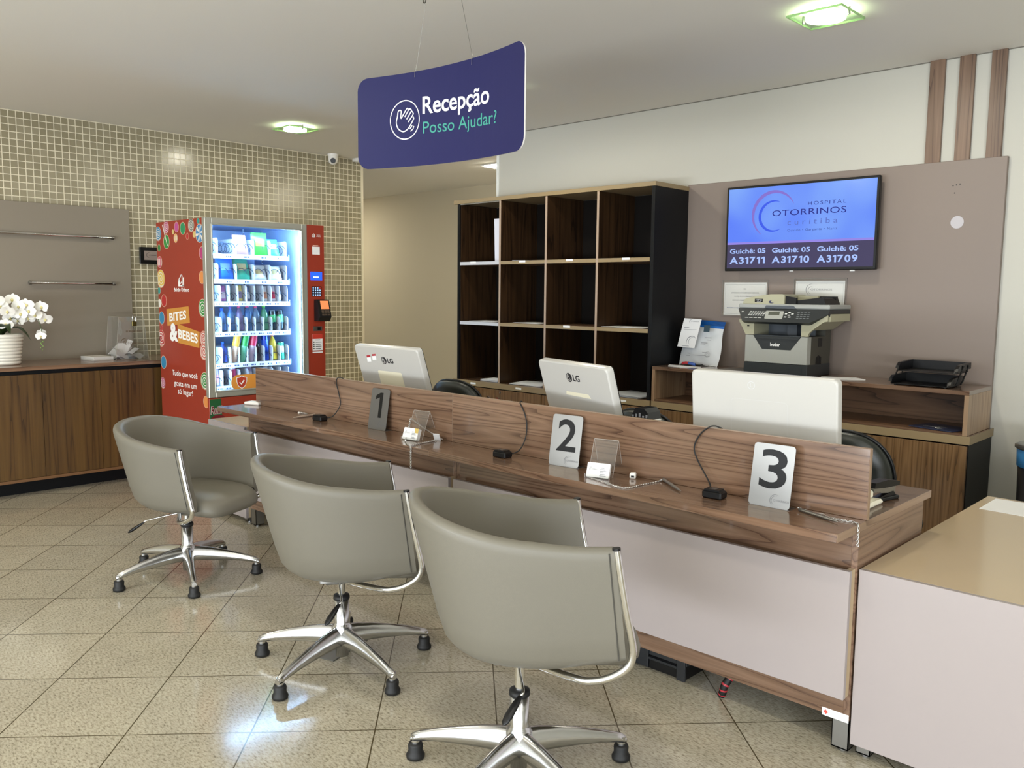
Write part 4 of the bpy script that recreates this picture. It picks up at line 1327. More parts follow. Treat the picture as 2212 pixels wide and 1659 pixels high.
# bookcase
t = thing('bookcase', 'tall dark bookcase of twelve open cells with a tan top', 'bookcase', (-4.2, YW + 0.2, 0.742))
XB0, XB1 = -5.132, -3.229
make('side_panel', MB().box(XB0, XB0 + 0.026, YW, YBK, 0.742, 2.154), M_BLACK, t)
make('side_panel', MB().box(XB1 - 0.026, XB1, YW, YBK, 0.742, 2.154), M_BLACK, t)
WZ3 = wood('walnut_inside_with_shade', 2, '#150d07', '#2e1e11', '#3a2817', 0.35, 5.0)  # dark walnut, blackened further to hold the shade inside the cells
make('back_panel', MB().box(XB0 + 0.027, XB1 - 0.027, YBK - 0.012, YBK, 0.743, 2.153), mat('back_board_with_shade', '#0f0b08', 0.6, spec=0.15), t)  # board colour darkened to carry the shade at the back of the cells
DIV = (-4.651, -4.177, -3.700)
for x in DIV:
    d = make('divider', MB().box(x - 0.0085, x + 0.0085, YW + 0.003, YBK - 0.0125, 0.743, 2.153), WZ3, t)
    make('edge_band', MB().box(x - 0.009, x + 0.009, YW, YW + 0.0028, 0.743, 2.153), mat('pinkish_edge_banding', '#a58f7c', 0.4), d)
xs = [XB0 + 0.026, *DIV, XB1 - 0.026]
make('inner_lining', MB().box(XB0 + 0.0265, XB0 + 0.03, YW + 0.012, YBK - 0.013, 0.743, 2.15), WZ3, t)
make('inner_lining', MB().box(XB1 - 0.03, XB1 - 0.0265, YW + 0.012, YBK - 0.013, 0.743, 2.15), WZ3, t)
for z in (1.693, 1.218):
    for i in range(4):
        a, c = xs[i] + (0.009 if i else 0.0045), xs[i + 1] - (0.009 if i < 3 else 0.0045)
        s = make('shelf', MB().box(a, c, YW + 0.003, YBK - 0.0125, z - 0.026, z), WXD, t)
        make('edge_band', MB().box(a, c, YW, YW + 0.0028, z - 0.026, z), M_TAN if i else mat('pale_blue_grey_edge', '#bfc0c4', 0.4), s)
        if z > 1.5 or i == 2:
            lx = {(1.693, 0): -4.948, (1.693, 1): -4.412, (1.693, 2): -3.949, (1.693, 3): -3.453, (1.218, 2): -3.965}[(z, i)]
            make('shelf_label', MB().box(lx - 0.032, lx + 0.032, YW - 0.001, YW, z - 0.014, z + 0.001), M_PAPER, s)
tp = make('top', MB().box(-5.179, -3.226, YW - 0.002, YBK, 2.155, 2.184, 0.001), M_TAN, t)
make('top_rail', MB().box(-5.10, -4.66, YW + 0.002, YW + 0.02, 2.146, 2.1545), M_STEEL, t)

def sheet(x, y, z, w, d, rz, label, n=1, m=None, group='papers in the bookcase'):
    o = MB()
    for k in range(n):
        o.xf = Matrix.Translation((x + 0.004 * (k % 3), y + 0.003 * (k % 2), z + 0.0012 + 0.0018 * k)) @ Matrix.Rotation(rz + 0.05 * ((k * 7) % 3 - 1), 4, 'Z')
        o.box(-w / 2, w / 2, -d / 2, d / 2, 0, 0.0012)
    o = make('papers', o, m or M_PAPER)
    return tag(o, label, 'paper', group)
sheet(-4.44, 4.80, 1.693, 0.21, 0.14, 0.5, 'papers on the upper shelf of the second bookcase column')
sheet(-4.88, 4.84, 1.218, 0.29, 0.21, 0.1, 'papers on the middle shelf of the darkest far bookcase column', 2)
sheet(-4.40, 4.85, 1.218, 0.30, 0.21, -0.1, 'papers on the middle shelf of the second bookcase column', 2)
sheet(-3.50, 4.85, 1.218, 0.36, 0.22, 0.05, 'papers on the middle shelf of the nearest bookcase column', 2)
sheet(-4.80, 4.82, 0.742, 0.20, 0.15, 0.0, 'white stack at the bottom of the darkest far bookcase column', 8)
sheet(-4.42, 4.86, 0.742, 0.30, 0.24, 0.15, 'loose papers at the bottom of the second bookcase column', 6)
sheet(-3.47, 4.86, 0.742, 0.32, 0.26, -0.1, 'grey papers at the bottom of the nearest bookcase column', 7, mat('grey_paper', '#b9bbbd', 0.7))
t = thing('paper_folder', 'upright white folder with a ring logo in the top far bookcase cell', 'folder', (-4.73, 4.82, 1.694))
make('cover', MB().prism([(0, 0), (0.135, 0), (0.130, 0.335), (-0.01, 0.335)], (-4.797, 4.80, 1.6945), X_, Z_, (0, 0.006, 0)), mat('white_folder', '#dcdce8', 0.5), t)
b = MB(); arc_strip(b, (-4.700, 4.7993, 1.985), X_, Z_, 0.026, 0.005, 1.0, 5.6)
make('logo', b, M_GREYINK, t)

# hutch
t = thing('open_hutch', 'low open walnut hutch carrying the printer and the letter trays', 'hutch', (-2.25, YW + 0.2, 0.742))
HX0, HX1, HZ0, HZ1, tk = -3.217, -1.283, 0.742, 0.974, 0.022
make('top', MB().box(HX0, HX1, YW, YBK - 0.031, HZ1 - tk, HZ1, 0.0012), WX, t)
make('bottom', MB().box(HX0 + tk, HX1 - tk, YW + 0.001, YBK - 0.045, HZ0 + 0.0005, HZ0 + 0.012), WXD, t)
make('side_panel', MB().box(HX0, HX0 + tk, YW, YBK - 0.031, HZ0, HZ1 - tk, 0.0008), WZL, t)
make('side_panel', MB().box(HX1 - tk, HX1, YW, YBK - 0.031, HZ0, HZ1 - tk, 0.0008), WZL, t)
make('back_panel', MB().box(HX0 + tk, HX1 - tk, YBK - 0.044, YBK - 0.032, HZ0, HZ1 - tk), WXD, t)

t = thing('folder', 'dark navy folder with a white ring logo inside the hutch', 'folder', (-1.45, 4.82, 0.756))
b = MB(); b.xf = Matrix.Translation((-1.45, 4.80, 0.7555)) @ Matrix.Rotation(-0.25, 4, 'Z')
b.box(-0.12, 0.12, -0.075, 0.12, 0, 0.005, 0.001)
make('cover', b, mat('navy_card', '#232c48', 0.45), t)
b = MB(); b.xf = Matrix.Translation((-1.45, 4.80, 0.7610)) @ Matrix.Rotation(-0.25, 4, 'Z')
arc_strip(b, (0.03, -0.01, 0), X_, Y_, 0.035, 0.008, 1.0, 5.6); text(b, 'OTORRINOS', (-0.075, -0.02, 0.0003), X_, Y_, 0.09, 0.022)
make('logo', b, M_WINK, t)

# ================================================================ printer on the hutch
ZH = HZ1
M_PBEI = mat('printer_beige', '#a8a58b', 0.45)
M_PGRY = mat('printer_light_grey', '#a0a19a', 0.42)
M_PDRK = mat('printer_dark', '#25292a', 0.4)
M_PTRAY = mat('printer_tray_blue_grey', '#4a5057', 0.5)
t = thing('multifunction_printer', 'beige and dark grey office printer on the hutch below the television', 'printer', (-2.35, 4.9, ZH))
px0, px1, py0, py1 = -2.568, -2.163, 4.740, 5.055
make('paper_drawer', MB().box(px0, px1, py0, py1, ZH, 1.046, 0.003).box(px0 + 0.12, px1 - 0.12, py0 - 0.004, py0, ZH + 0.006, ZH + 0.028, 0.001).box(px1 - 0.042, px1 - 0.034, py0 - 0.002, py0, ZH + 0.02, ZH + 0.05), M_PDRK, t)
b = MB()
X0, X1 = px0 + 0.006, px1 - 0.004
poly = [(X0, 1.048), (X1, 1.048), (X1, 1.210), (-2.205, 1.210), (-2.268, 1.128), (-2.452, 1.128), (-2.512, 1.210), (X0, 1.210)]
b.prism(poly, (0, py0, 0), X_, Z_, (0, 0.05, 0))
make('front_cover', b, M_PGRY, t)
b = MB().prism([(-2.512, 1.210), (-2.452, 1.128), (-2.268, 1.128), (-2.205, 1.210)], (0, py0 + 0.004, 0), X_, Z_, (0, 0.04, 0))
b.prism([(-2.505, 1.207), (-2.212, 1.207), (-2.222, 1.192), (-2.495, 1.192)], (0, py0 - 0.004, 0), X_, Z_, (0, 0.01, 0))
make('front_lid', b, M_PDRK, t)
b = MB(); text(b, 'brother', (-2.400, py0 + 0.0032, 1.148), X_, Z_, 0.062, 0.0205, bold=0.035)
make('lettering', b, M_WINK, t)
b = MB().box(px0 + 0.004, px1 - 0.003, py0 + 0.05, py1, 1.046, 1.21).box(px0 + 0.004, px1 - 0.003, py0 + 0.24, py1, 1.21, 1.345)
make('body', b, mat('printer_side_dark', '#45433a', 0.5), t)
b = MB()
for k in range(7):
    b.box(px1 - 0.003, px1 - 0.0015, 4.86 + 0.011 * k, 4.866 + 0.011 * k, 1.03 + 0.004 * abs(k - 3), 1.10 - 0.004 * abs(k - 3))
b.box(px1 - 0.003, px1 - 0.0012, 4.885, 4.935, 1.15, 1.20)
make('side_vent', b, M_BLACKP, t)
# beige shoulders beside the paper exit, flaring up to the scanner on the right
b = MB().prism([(X0, 1.213), (-2.508, 1.213), (-2.508, 1.305), (X0 - 0.045, 1.305), (X0 - 0.045, 1.29), (X0 - 0.02, 1.25)], (0, py0 - 0.002, 0), X_, Z_, (0, 0.31, 0))
fl_ = [(-2.207, 1.213), (px1 - 0.004, 1.213), (px1 + 0.002, 1.232), (px1 + 0.020, 1.250), (-2.075, 1.300), (-2.052, 1.305), (-2.052, 1.345), (-2.207, 1.345)]
b.prism(fl_, (0, py0 - 0.002, 0), X_, Z_, (0, 0.022, 0))
b.prism([(px1 + 0.020, 1.250), (-2.075, 1.300), (-2.045, 1.303), (-2.045, 1.346), (px1 + 0.02, 1.346)], (0, py0 + 0.0205, 0), X_, Z_, (0, 0.27, 0))
b.box(-2.508, -2.207, py0 - 0.001, py0 + 0.02, 1.298, 1.346)
make('scanner_shoulder', b, M_PBEI, t)
b = MB().box(-2.508, -2.207, py0 + 0.19, py0 + 0.2, 1.2, 1.30).box(-2.507, -2.208, py0 + 0.01, py0 + 0.19, 1.206, 1.212)
b.box(-2.36, -2.30, py0 + 0.14, py0 + 0.19, 1.212, 1.30)
make('output_tray', b, M_PTRAY, t)
make('usb_port', MB().box(-2.552, -2.538, py0 - 0.0035, py0 - 0.0015, 1.262, 1.268), M_BLACKP, t)
# control panel, sloping
pn = MB()
A_, B_ = Vector((0, py0 - 0.030, 1.292)), Vector((0, py0 + 0.006, 1.372))
upv = (B_ - A_); Lp = upv.length; upv.normalize(); npv = X_.cross(upv)
pn.prism([(-2.575, 0.004), (-2.545, 0), (-2.165, 0), (-2.148, 0.002), (-2.048, 0.058), (-2.046, Lp), (-2.618, Lp), (-2.618, Lp - 0.008)], A_, X_, upv, -npv * 0.03)
cp = make('control_panel', pn, M_PDRK, t)
b = MB(); O = A_ + npv * 0.0006
b.prism(round_rect(-2.432, -2.318, 0.020, 0.072, 0.006), O, X_, upv, npv * 0.002)
make('display_frame', b, M_PGRY, cp)
b = MB(); b.prism([(-2.412, 0.046), (-2.342, 0.046), (-2.342, 0.066), (-2.412, 0.066)], O + npv * 0.0022, X_, upv, npv * 0.0004)
make('display', b, mat('lcd_olive', '#55574c', 0.2), cp)
b = MB()
def key(x, z, w_=0.009, h_=0.006):
    b.prism([(x, z), (x + w_, z), (x + w_ + 0.002, z + h_), (x + 0.002, z + h_)], O, X_, upv, npv * 0.0015)
for r_ in range(3):
    for c in range(7):
        key(-2.545 + 0.0155 * c + 0.005 * r_, 0.040 + 0.0105 * r_, 0.010)
for c in range(4): key(-2.56 + 0.028 * c, 0.024, 0.022, 0.003)
for c in range(4): key(-2.425 + 0.026 * c, 0.026, 0.013, 0.005)
for x, z in ((-2.290, 0.062), (-2.310, 0.052), (-2.270, 0.052), (-2.290, 0.044), (-2.312, 0.032), (-2.285, 0.032)): key(x, z, 0.014, 0.006)
key(-2.592, 0.060, 0.012, 0.006)
make('button', b, mat('pale_keys', '#d5d6d0', 0.4), cp)
b = MB()
for r_ in range(4):
    for c in range(4): key(-2.235 + 0.021 * c, 0.026 + 0.012 * r_, 0.014, 0.005)
make('button', b, mat('dim_keys', '#6b6f70', 0.4), cp)
make('scanner_body', MB().box(-2.617, -2.047, py0 + 0.028, 5.04, 1.346, 1.372, 0.003), M_PDRK, t)
make('scanner_lid', MB().box(-2.617, -2.047, py0 + 0.004, 5.045, 1.3725, 1.399, 0.005), mat('printer_lid_grey', '#9c9e9a', 0.4), t)
make('lid_grip', MB().prism([(-2.445, 1.3735), (-2.248, 1.3735), (-2.262, 1.3905), (-2.436, 1.3905)], (0, py0 + 0.001, 0), X_, Z_, (0, 0.006, 0)), M_PTRAY, t)
ap = MB().prism([(-2.600, 1.3995), (-2.330, 1.3995), (-2.330, 1.452), (-2.345, 1.458), (-2.42, 1.457), (-2.50, 1.447), (-2.575, 1.432), (-2.592, 1.422)], (0, py0 + 0.02, 0), X_, Z_, (0, 0.28, 0))
ap.box(-2.33, -2.20, py0 + 0.19, py0 + 0.30, 1.3995, 1.45, 0.004)
make('document_feeder', ap, M_PBEI, t)
b = MB().box(-2.520, -2.468, py0 + 0.0185, py0 + 0.0195, 1.409, 1.429)
text(b, 'MFC', (-2.514, py0 + 0.018, 1.417), X_, Z_, 0.040, 0.009, bold=0.02, mi=1)
b.flat([(0, 0), (0.03, 0), (0.03, 0.002), (0, 0.002)], (-2.507, py0 + 0.018, 1.4115), X_, Z_, 1)
make('badge', b, [M_BLACKP, mat('silver_print', '#b9b9b9', 0.4)], t)
b = MB()
b.flat(disc_pts(0.014, 20, 1.2, 0.6), (-2.412, py0 + 0.019, 1.411), X_, Z_, 0)
b.flat(disc_pts(0.010, 20, 1.2, 0.6), (-2.404, py0 + 0.0186, 1.413), X_, Z_, 1)
make('badge', b, [mat('dark_blue_print', '#2a2e52', 0.5), M_PBEI], t)
b = MB().prism([(-2.345, 1.3995), (-2.09, 1.3995), (-2.105, 1.436), (-2.12, 1.440), (-2.28, 1.420)], (0, py0 + 0.05, 0), X_, Z_, (0, 0.20, 0))
b.prism([(-2.328, 1.40), (-2.328, 1.447), (-2.262, 1.436), (-2.262, 1.40)], (0, py0 + 0.03, 0), X_, Z_, (0, 0.02, 0))
b.box(-2.262, -2.10, py0 + 0.21, py0 + 0.235, 1.41, 1.447)
make('document_tray', b, M_BLACKP, t)

# ---------------------------------------------------------------- bag, papers, cable, letter trays
t = thing('plastic_pouch', 'white blue-topped plastic pouch propped up beside the bookcase', 'pouch', (-3.03, 4.98, ZH))
def pouch_pt(u, v):
    x = -3.185 + 0.285 * u + 0.030 * v - 0.012 * math.sin(3 * v) * (u - 0.5)
    x += 0.012 * (1 if u > 0.5 else -1) * math.sin(PI * v * 1.7) * abs(u - 0.5) * 2
    z = ZH + 0.003 + 0.305 * v - 0.020 * u * (1 - v) - 0.012 * u * v
    if v < 0.001: z = ZH + 0.001 + 0.014 * abs(math.sin(2.5 * PI * u)) * (1 - u)
    bul = math.sin(PI * u) ** 0.6 * (math.sin(PI * min(v * 1.15, 1)) ** 0.8)
    return x, z, bul
b = MB(); NU2, NV2 = 16, 20
for sgn in (-1, 1):
    vs = []
    for j in range(NV2 + 1):
        for i in range(NU2 + 1):
            u, v = i / NU2, j / NV2
            x, z, bul = pouch_pt(u, v)
            cr = 0.004 * math.sin(17 * u + 9 * v) * math.sin(11 * v + 3) * bul
            vs.append((x, 4.985 + 0.075 * v + sgn * 0.022 * bul + cr, z))
    fs = [(j * (NU2 + 1) + i, j * (NU2 + 1) + i + 1, (j + 1) * (NU2 + 1) + i + 1, (j + 1) * (NU2 + 1) + i) for j in range(NV2) for i in range(NU2)]
    b.add(vs, fs, 0, True)
    for q_ in range(len(b.m) - len(fs), len(b.m)):
        j = (q_ - (len(b.m) - len(fs))) // NU2
        if j >= 17: b.m[q_] = 1
make('bag', b, [mat('pouch_plastic', '#cfd3d6', 0.28), mat('pouch_blue', '#1763b5', 0.28)], t)
b = MB(); O = Vector((-2.990, 4.968, 1.10)); uu, ww = X_, Vector((0, 0.2, 1)).normalized()
b.prism([(0.0, 0.085), (0.045, 0.085), (0.045, 0.13), (0.0, 0.13)], O + Vector((-0.012, -0.004, 0.02)), uu, ww, (0, -0.0006, 0))
make('photo_print', b, mat('dark_teal_print', '#1c3a4a', 0.4), t)
b = MB()
for k, (x, z, w_) in enumerate(((-0.02, 0.03, 0.05), (-0.02, 0.022, 0.035), (0.02, 0.05, 0.03), (0.0, -0.035, 0.04), (-0.07, -0.055, 0.10), (-0.12, -0.06, 0.03), (-0.11, -0.045, 0.02), (0.03, -0.06, 0.03), (0.005, 0.065, 0.05))):
    b.flat([(x, z), (x + w_, z), (x + w_, z + 0.0035), (x, z + 0.0035)], O + Vector((0, -0.008, 0)), uu, ww)
for k in range(3):
    ring(b, O + Vector((0.035, -0.008, -0.045)) + ww * 0.0, uu, ww, 0.02 - 0.006 * k, 0.0015, 20)
make('print', b, M_GREYINK, t)
b = MB().prism([(0.0, 0.0), (0.135, -0.006), (0.158, 0.192), (0.022, 0.196)], (-3.185, 4.955, 1.098), X_, Vector((0.0, 0.22, 1)).normalized(), (0, -0.002, 0))
sh = make('slip', b, M_PAPER, t)
b = MB(); ww = Vector((0.10, 0.22, 1)).normalized(); O = Vector((-3.185, 4.9515, 1.098))
arc_strip(b, O + X_ * 0.062 + ww * 0.178, X_, ww, 0.012, 0.003, 0.9, 4.6); text(b, 'OTORRINOS', O + X_ * 0.062 + ww * 0.174, X_, ww, 0.062, 0.007)
arc_strip(b, O + X_ * 0.098 + ww * 0.042, X_, ww, 0.036, 0.005, 0.3, 3.9); arc_strip(b, O + X_ * 0.104 + ww * 0.042, X_, ww, 0.026, 0.003, 0.9, 4.3)
b.flat([(0.02, 0.12), (0.12, 0.12), (0.12, 0.1215), (0.02, 0.1215)], O, X_, ww).flat([(0.02, 0.131), (0.06, 0.131), (0.06, 0.134), (0.02, 0.134)], O, X_, ww).flat([(0.035, 0.006), (0.09, 0.005), (0.09, 0.008), (0.035, 0.009)], O, X_, ww)
make('print', b, M_GREYINK, sh)
o = make('papers', MB().prism([(0, 0), (0.26, -0.02), (0.19, -0.115), (0.05, -0.09)], (-3.20, 4.885, ZH + 0.0005), X_, Y_, (0, 0, 0.003)), M_PAPER)
tag(o, 'white sheet on the hutch in front of the plastic pouch', 'paper')
t = thing('coiled_cable', 'black cable with red and blue plugs coiled before the plastic pouch', 'cable', (-3.0, 4.87, ZH))
pts = [(-3.10 + 0.0 + 0.16 * k / 40 + 0.035 * math.cos(k * 0.5), 4.905 + 0.028 * math.sin(k * 0.5), ZH + 0.0075 + 0.005 * (k % 9) / 3 * 0.6) for k in range(40)]
make('cable', MB().tube(pts, 0.003, 8), M_BLACKM, t)
make('plug', MB().tube([(-3.095, 4.885, ZH + 0.018), (-3.065, 4.878, ZH + 0.024), (-3.045, 4.878, ZH + 0.024)], 0.0095, 12), mat('red_plug', '#a92a35', 0.4), t)
make('plug', MB().tube([(-3.042, 4.877, ZH + 0.022), (-3.015, 4.874, ZH + 0.020), (-2.99, 4.876, ZH + 0.016)], 0.0095, 12), mat('blue_plug', '#2b4f9c', 0.4), t)
o = make('papers', MB().prism([(0, 0), (0.115, -0.085), (0.255, 0.012), (0.17, 0.085)], (-2.128, 4.86, ZH + 0.0005), X_, Y_, (0, 0, 0.004)), M_PAPER)
tag(o, 'pale papers on the hutch right of the printer', 'paper')
o = make('papers', MB().prism([(0, 0), (0.20, 0.0), (0.20, 0.20), (0.02, 0.21)], (-2.80, 4.80, ZH + 0.0005), X_, Y_, (0, 0, 0.003)), mat('grey_card', '#6f6a64', 0.6))
tag(o, 'flat grey card on the hutch left of the printer', 'card')

t = thing('letter_tray', 'black two-tier letter tray at the near end of the hutch', 'letter tray', (-1.50, 4.9, ZH))
def tray(z, dx, dy):
    b = MB()
    x0, x1, y0, y1 = -1.690 + dx, -1.400 + dx, 4.745 + dy, 4.975 + dy
    b.box(x0, x1, y0 + 0.01, y1, z, z + 0.004, 0.001)
    side = [(0.0, 0.004), (0.012, 0.0), (0.235, 0.0), (0.235, 0.052), (0.045, 0.046), (0.012, 0.026)]
    for x in (x0, x1 - 0.005):
        b.prism(side, (x, y0, z), Y_, Z_, (0.005, 0, 0))
    for x, s in ((x0, -1), (x1, 1)):
        b.prism([(0.004, 0.014), (0.235, 0.02), (0.235, 0.052), (0.045, 0.046), (0.016, 0.03)], (x, y0, z), Y_, Z_, (s * 0.012, 0, 0))
    b.box(x0, x1, y1 - 0.004, y1, z, z + 0.052)
    return b, (x0, x1, y0, y1)
b, q0 = tray(ZH + 0.004, 0.0, 0.0); make('tray', b, M_BLACKP, t)
b, q1 = tray(ZH + 0.074, 0.02, 0.035); make('tray', b, M_BLACKP, t)
for x in (q0[0] - 0.016, q0[1] + 0.016):
    for y in (4.84, 4.93):
        sx = 0.02
        b = MB().tube([(x, y - 0.02, ZH + 0.012), (x + 0.006, y - 0.01, ZH + 0.03), (x + sx, y + 0.03, ZH + 0.115)], 0.0042, 8)
        make('riser', b, M_BLACKP, t)
for x in (q0[0] + 0.02, q0[1] - 0.02):
    for y in (4.77, 4.95):
        make('foot', MB().cyl((x, y, ZH), (x, y, ZH + 0.005), 0.008, n=12), M_BLACKM, t)

# ---------------------------------------------------------------- television
t = thing('television', 'wall television showing the queue tickets above the printer', 'television', (-2.4, 5.06, 1.6))
make('housing', MB().box(-2.884, -1.907, 5.020, 5.050, 1.605, 2.142, 0.004).box(-2.70, -2.1, 5.050, 5.078, 1.68, 2.06, 0.01), M_BLACKP, t)
make('wall_mount', MB().box(-2.50, -2.30, 5.078, 5.1065, 1.78, 1.98), M_BLACKM, t)
TVX0, TVX1, TVZ0, TVZ1 = -2.868, -1.923, 1.623, 2.128
yt = 5.0192
def tvmat(name, c, e):
    m = mat(name, c, 0.15, emit=e)
    m.node_tree.nodes['Principled BSDF'].inputs['Base Color'].default_value = (0.01, 0.01, 0.012, 1)
    m.node_tree.nodes['Principled BSDF'].inputs['Specular IOR Level'].default_value = 0.2
    return m
def glow_gradient():
    m = tvmat('screen_sky_blue', '#6b95ff', 0.95)
    nt = m.node_tree; b = nt.nodes['Principled BSDF']
    tc = nt.nodes.new('ShaderNodeTexCoord'); n = nt.nodes.new('ShaderNodeTexNoise')
    n.inputs['Scale'].default_value = 2.2; n.inputs['Detail'].default_value = 1.5
    nt.links.new(tc.outputs['Object'], n.inputs['Vector'])
    r = nt.nodes.new('ShaderNodeValToRGB')
    e = r.color_ramp.elements
    e[0].position, e[0].color = 0.38, srgb('#5e84ff'); e[1].position, e[1].color = 0.66, srgb('#84b0ff')
    nt.links.new(n.outputs['Fac'], r.inputs[0]); nt.links.new(r.outputs[0], b.inputs['Emission Color'])
    return m
b = MB().flat([(TVX0, 1.789), (TVX1, 1.789), (TVX1, TVZ1), (TVX0, TVZ1)], (0, yt, 0), X_, Z_, 0)
b.flat([(TVX0, 1.775), (TVX1, 1.775), (TVX1, 1.789), (TVX0, 1.789)], (0, yt, 0), X_, Z_, 1)
b.flat([(TVX0, TVZ0), (TVX1, TVZ0), (TVX1, 1.775), (TVX0, 1.775)], (0, yt, 0), X_, Z_, 2)
sc_ = make('screen', b, [glow_gradient(), tvmat('screen_lilac', '#9a8cf0', 0.9), tvmat('screen_slate', '#4a4468', 0.85)], t)
b = MB(); y2 = yt - 0.0006
text(b, 'HOSPITAL', (-2.332, y2, 1.998), X_, Z_, 0.235, 0.0205, spacing=1.35)
text(b, 'OTORRINOS', (-2.562, y2, 1.942), X_, Z_, 0.467, 0.036, spacing=1.05)
make('lettering', b, tvmat('screen_navy_text', '#1c2192', 0.8), sc_)
b = MB(); text(b, 'curitiba', (-2.459, y2, 1.884), X_, Z_, 0.314, 0.033, spacing=1.6)
make('lettering', b, tvmat('screen_violet_text', '#5f76cf', 0.9), sc_)
b = MB(); text(b, 'Ouvido • Garganta • Nariz', (-2.458, y2, 1.8405), X_, Z_, 0.314, 0.0185, spacing=1.15)
make('lettering', b, tvmat('screen_blue_text', '#3f55a8', 0.9), sc_)
def tv_arc(c, r, th, a0, a1, m, n=48):
    b = MB(); vs = []
    for i in range(n + 1):
        a = a0 + (a1 - a0) * i / n; k = th * math.sin(PI * i / n) ** 0.7
        for q_ in (r, r - k): vs.append((c[0] + q_ * math.cos(a), y2, c[1] + q_ * math.sin(a)))
    b.add(vs, [(2 * i, 2 * i + 2, 2 * i + 3, 2 * i + 1) for i in range(n)])
    make('logo_arc', b, m, sc_)
tv_arc((-2.556, 1.957), 0.146, 0.021, math.radians(22), math.radians(240), tvmat('screen_mauve', '#8a74d8', 0.9))
tv_arc((-2.558, 1.944), 0.097, 0.018, math.radians(62), math.radians(303), tvmat('screen_royal', '#3a5cf0', 0.95))
b = MB()
for x0, x1, num in ((-2.848, -2.598, 'A31711'), (-2.554, -2.306, 'A31710'), (-2.261, -2.012, 'A31709')):
    text(b, 'Guichê: 05', (x0, y2, 1.7165), X_, Z_, x1 - x0, 0.031, bold=0.025)
    text(b, num, (x0, y2, 1.651), X_, Z_, x1 - x0 - 0.002, 0.0435, bold=0.03)
make('lettering', b, tvmat('screen_pale_blue_text', '#aac4ff', 1.0), sc_)
make('status_led', MB().box(-2.06, -2.03, 5.024, 5.032, 1.596, 1.6045, 0.002).box(-2.435, -2.41, 5.022, 5.03, 1.599, 1.6045, 0.001), mat('clear_led', '#cfcfcf', 0.3), t)

# ---------------------------------------------------------------- acrylic notice holders on the panel
def notice(x0, x1, z0, z1, label, kind):
    t = thing('notice_holder', label, 'notice', ((x0 + x1) / 2, 5.1, z0), 0, 'acrylic notice holders on the taupe panel')
    make('paper', MB().box(x0 + 0.012, x1 - 0.012, 5.1035, 5.1045, z0 + 0.006, z1 - 0.016), M_PAPER, t)
    make('acrylic_sleeve', MB().box(x0, x1, 5.098, 5.1008, z0, z1, 0.0005), GL, t)
    e = MB()
    for q_ in ((x0, x0 + 0.002, z0, z1), (x1 - 0.002, x1, z0, z1), (x0, x1, z0, z0 + 0.002), (x0, x1, z1 - 0.002, z1)):
        e.box(q_[0], q_[1], 5.0975, 5.1065, q_[2], q_[3])
    make('acrylic_edge', e, mat('acrylic_edge_grey', '#b7b0aa', 0.2, trans=0.4), t)
    b = MB(); Y = 5.1030
    if kind == 'text':
        ribbon(b, [(x0 + 0.02, z0 + 0.014), (x1 - 0.02, z0 + 0.014), (x1 - 0.02, z1 - 0.03), (x0 + 0.02, z1 - 0.03)], 0.0015, (0, Y, 0), X_, Z_, 0, True)
        cx = (x0 + x1) / 2
        text(b, 'PIX', (cx - 0.010, Y, 1.486), X_, Z_, 0.018, 0.008, bold=0.02)
        text(b, 'OTORRINO CWB SERVIÇOS MEDICOS', (cx - 0.098, Y, 1.459), X_, Z_, 0.198, 0.0105, bold=0.02)
        text(b, 'CNPJ: 49.513.702/0001-40', (cx - 0.076, Y, 1.436), X_, Z_, 0.150, 0.0095, bold=0.02)
        text(b, 'ENVIAR COMPROVANTE', (cx - 0.088, Y, 1.412), X_, Z_, 0.150, 0.008, bold=0.02)
        make('print', b, M_GREYINK, t)
        b = MB(); text(b, 'RECEPCAO@OTORRINOS', (cx - 0.128, Y, 1.362), X_, Z_, 0.17, 0.008, bold=0.02)
        make('print', b, mat('blue_ink', '#5a6aa0', 0.6), t)
    else:
        ribbon(b, [(x0 + 0.022, z0 + 0.014), (x1 - 0.022, z0 + 0.014), (x1 - 0.022, z1 - 0.03), (x0 + 0.022, z1 - 0.03)], 0.0015, (0, Y, 0), X_, Z_, 0, True)
        cx = (x0 + x1) / 2
        arc_strip(b, (cx - 0.055, Y, 1.488), X_, Z_, 0.035, 0.0035, 1.2, 4.6); arc_strip(b, (cx - 0.052, Y, 1.484), X_, Z_, 0.024, 0.003, 1.2, 4.6)
        text(b, 'OTORRINOS', (cx - 0.058, Y, 1.483), X_, Z_, 0.135, 0.0115)
        make('print', b, M_GREYINK, t)
notice(-2.940, -2.611, 1.313, 1.549, 'notice with payment lines in an acrylic sleeve, left one under the television', 'text')
notice(-2.438, -2.102, 1.318, 1.558, 'shiny acrylic notice with a ring logo, half behind the printer', 'logo')

# ---------------------------------------------------------------- bin at the right
t = thing('waste_bin', 'black bin with a blue band at the right edge by the white wall', 'bin', (-0.86, 4.62, 0))
bx, by = -0.86, 4.62
make('body', MB().lathe([(0.0, 0.0), (0.14, 0.0), (0.146, 0.02), (0.163, 0.66), (0, 0.66)], (bx, by, 0), 40), M_BLACKP, t)
make('band', MB().lathe([(0.1632, 0.652), (0.168, 0.654), (0.171, 0.735), (0.166, 0.737)], (bx, by, 0), 40), mat('blue_band', '#2a6fa3', 0.4), t)
make('lid', MB().lathe([(0.0, 0.737), (0.172, 0.737), (0.180, 0.742), (0.180, 0.752), (0.165, 0.760), (0.088, 0.764), (0.084, 0.75), (0, 0.748)], (bx, by, 0), 40), mat('bin_lid', '#3a3a38', 0.25), t)

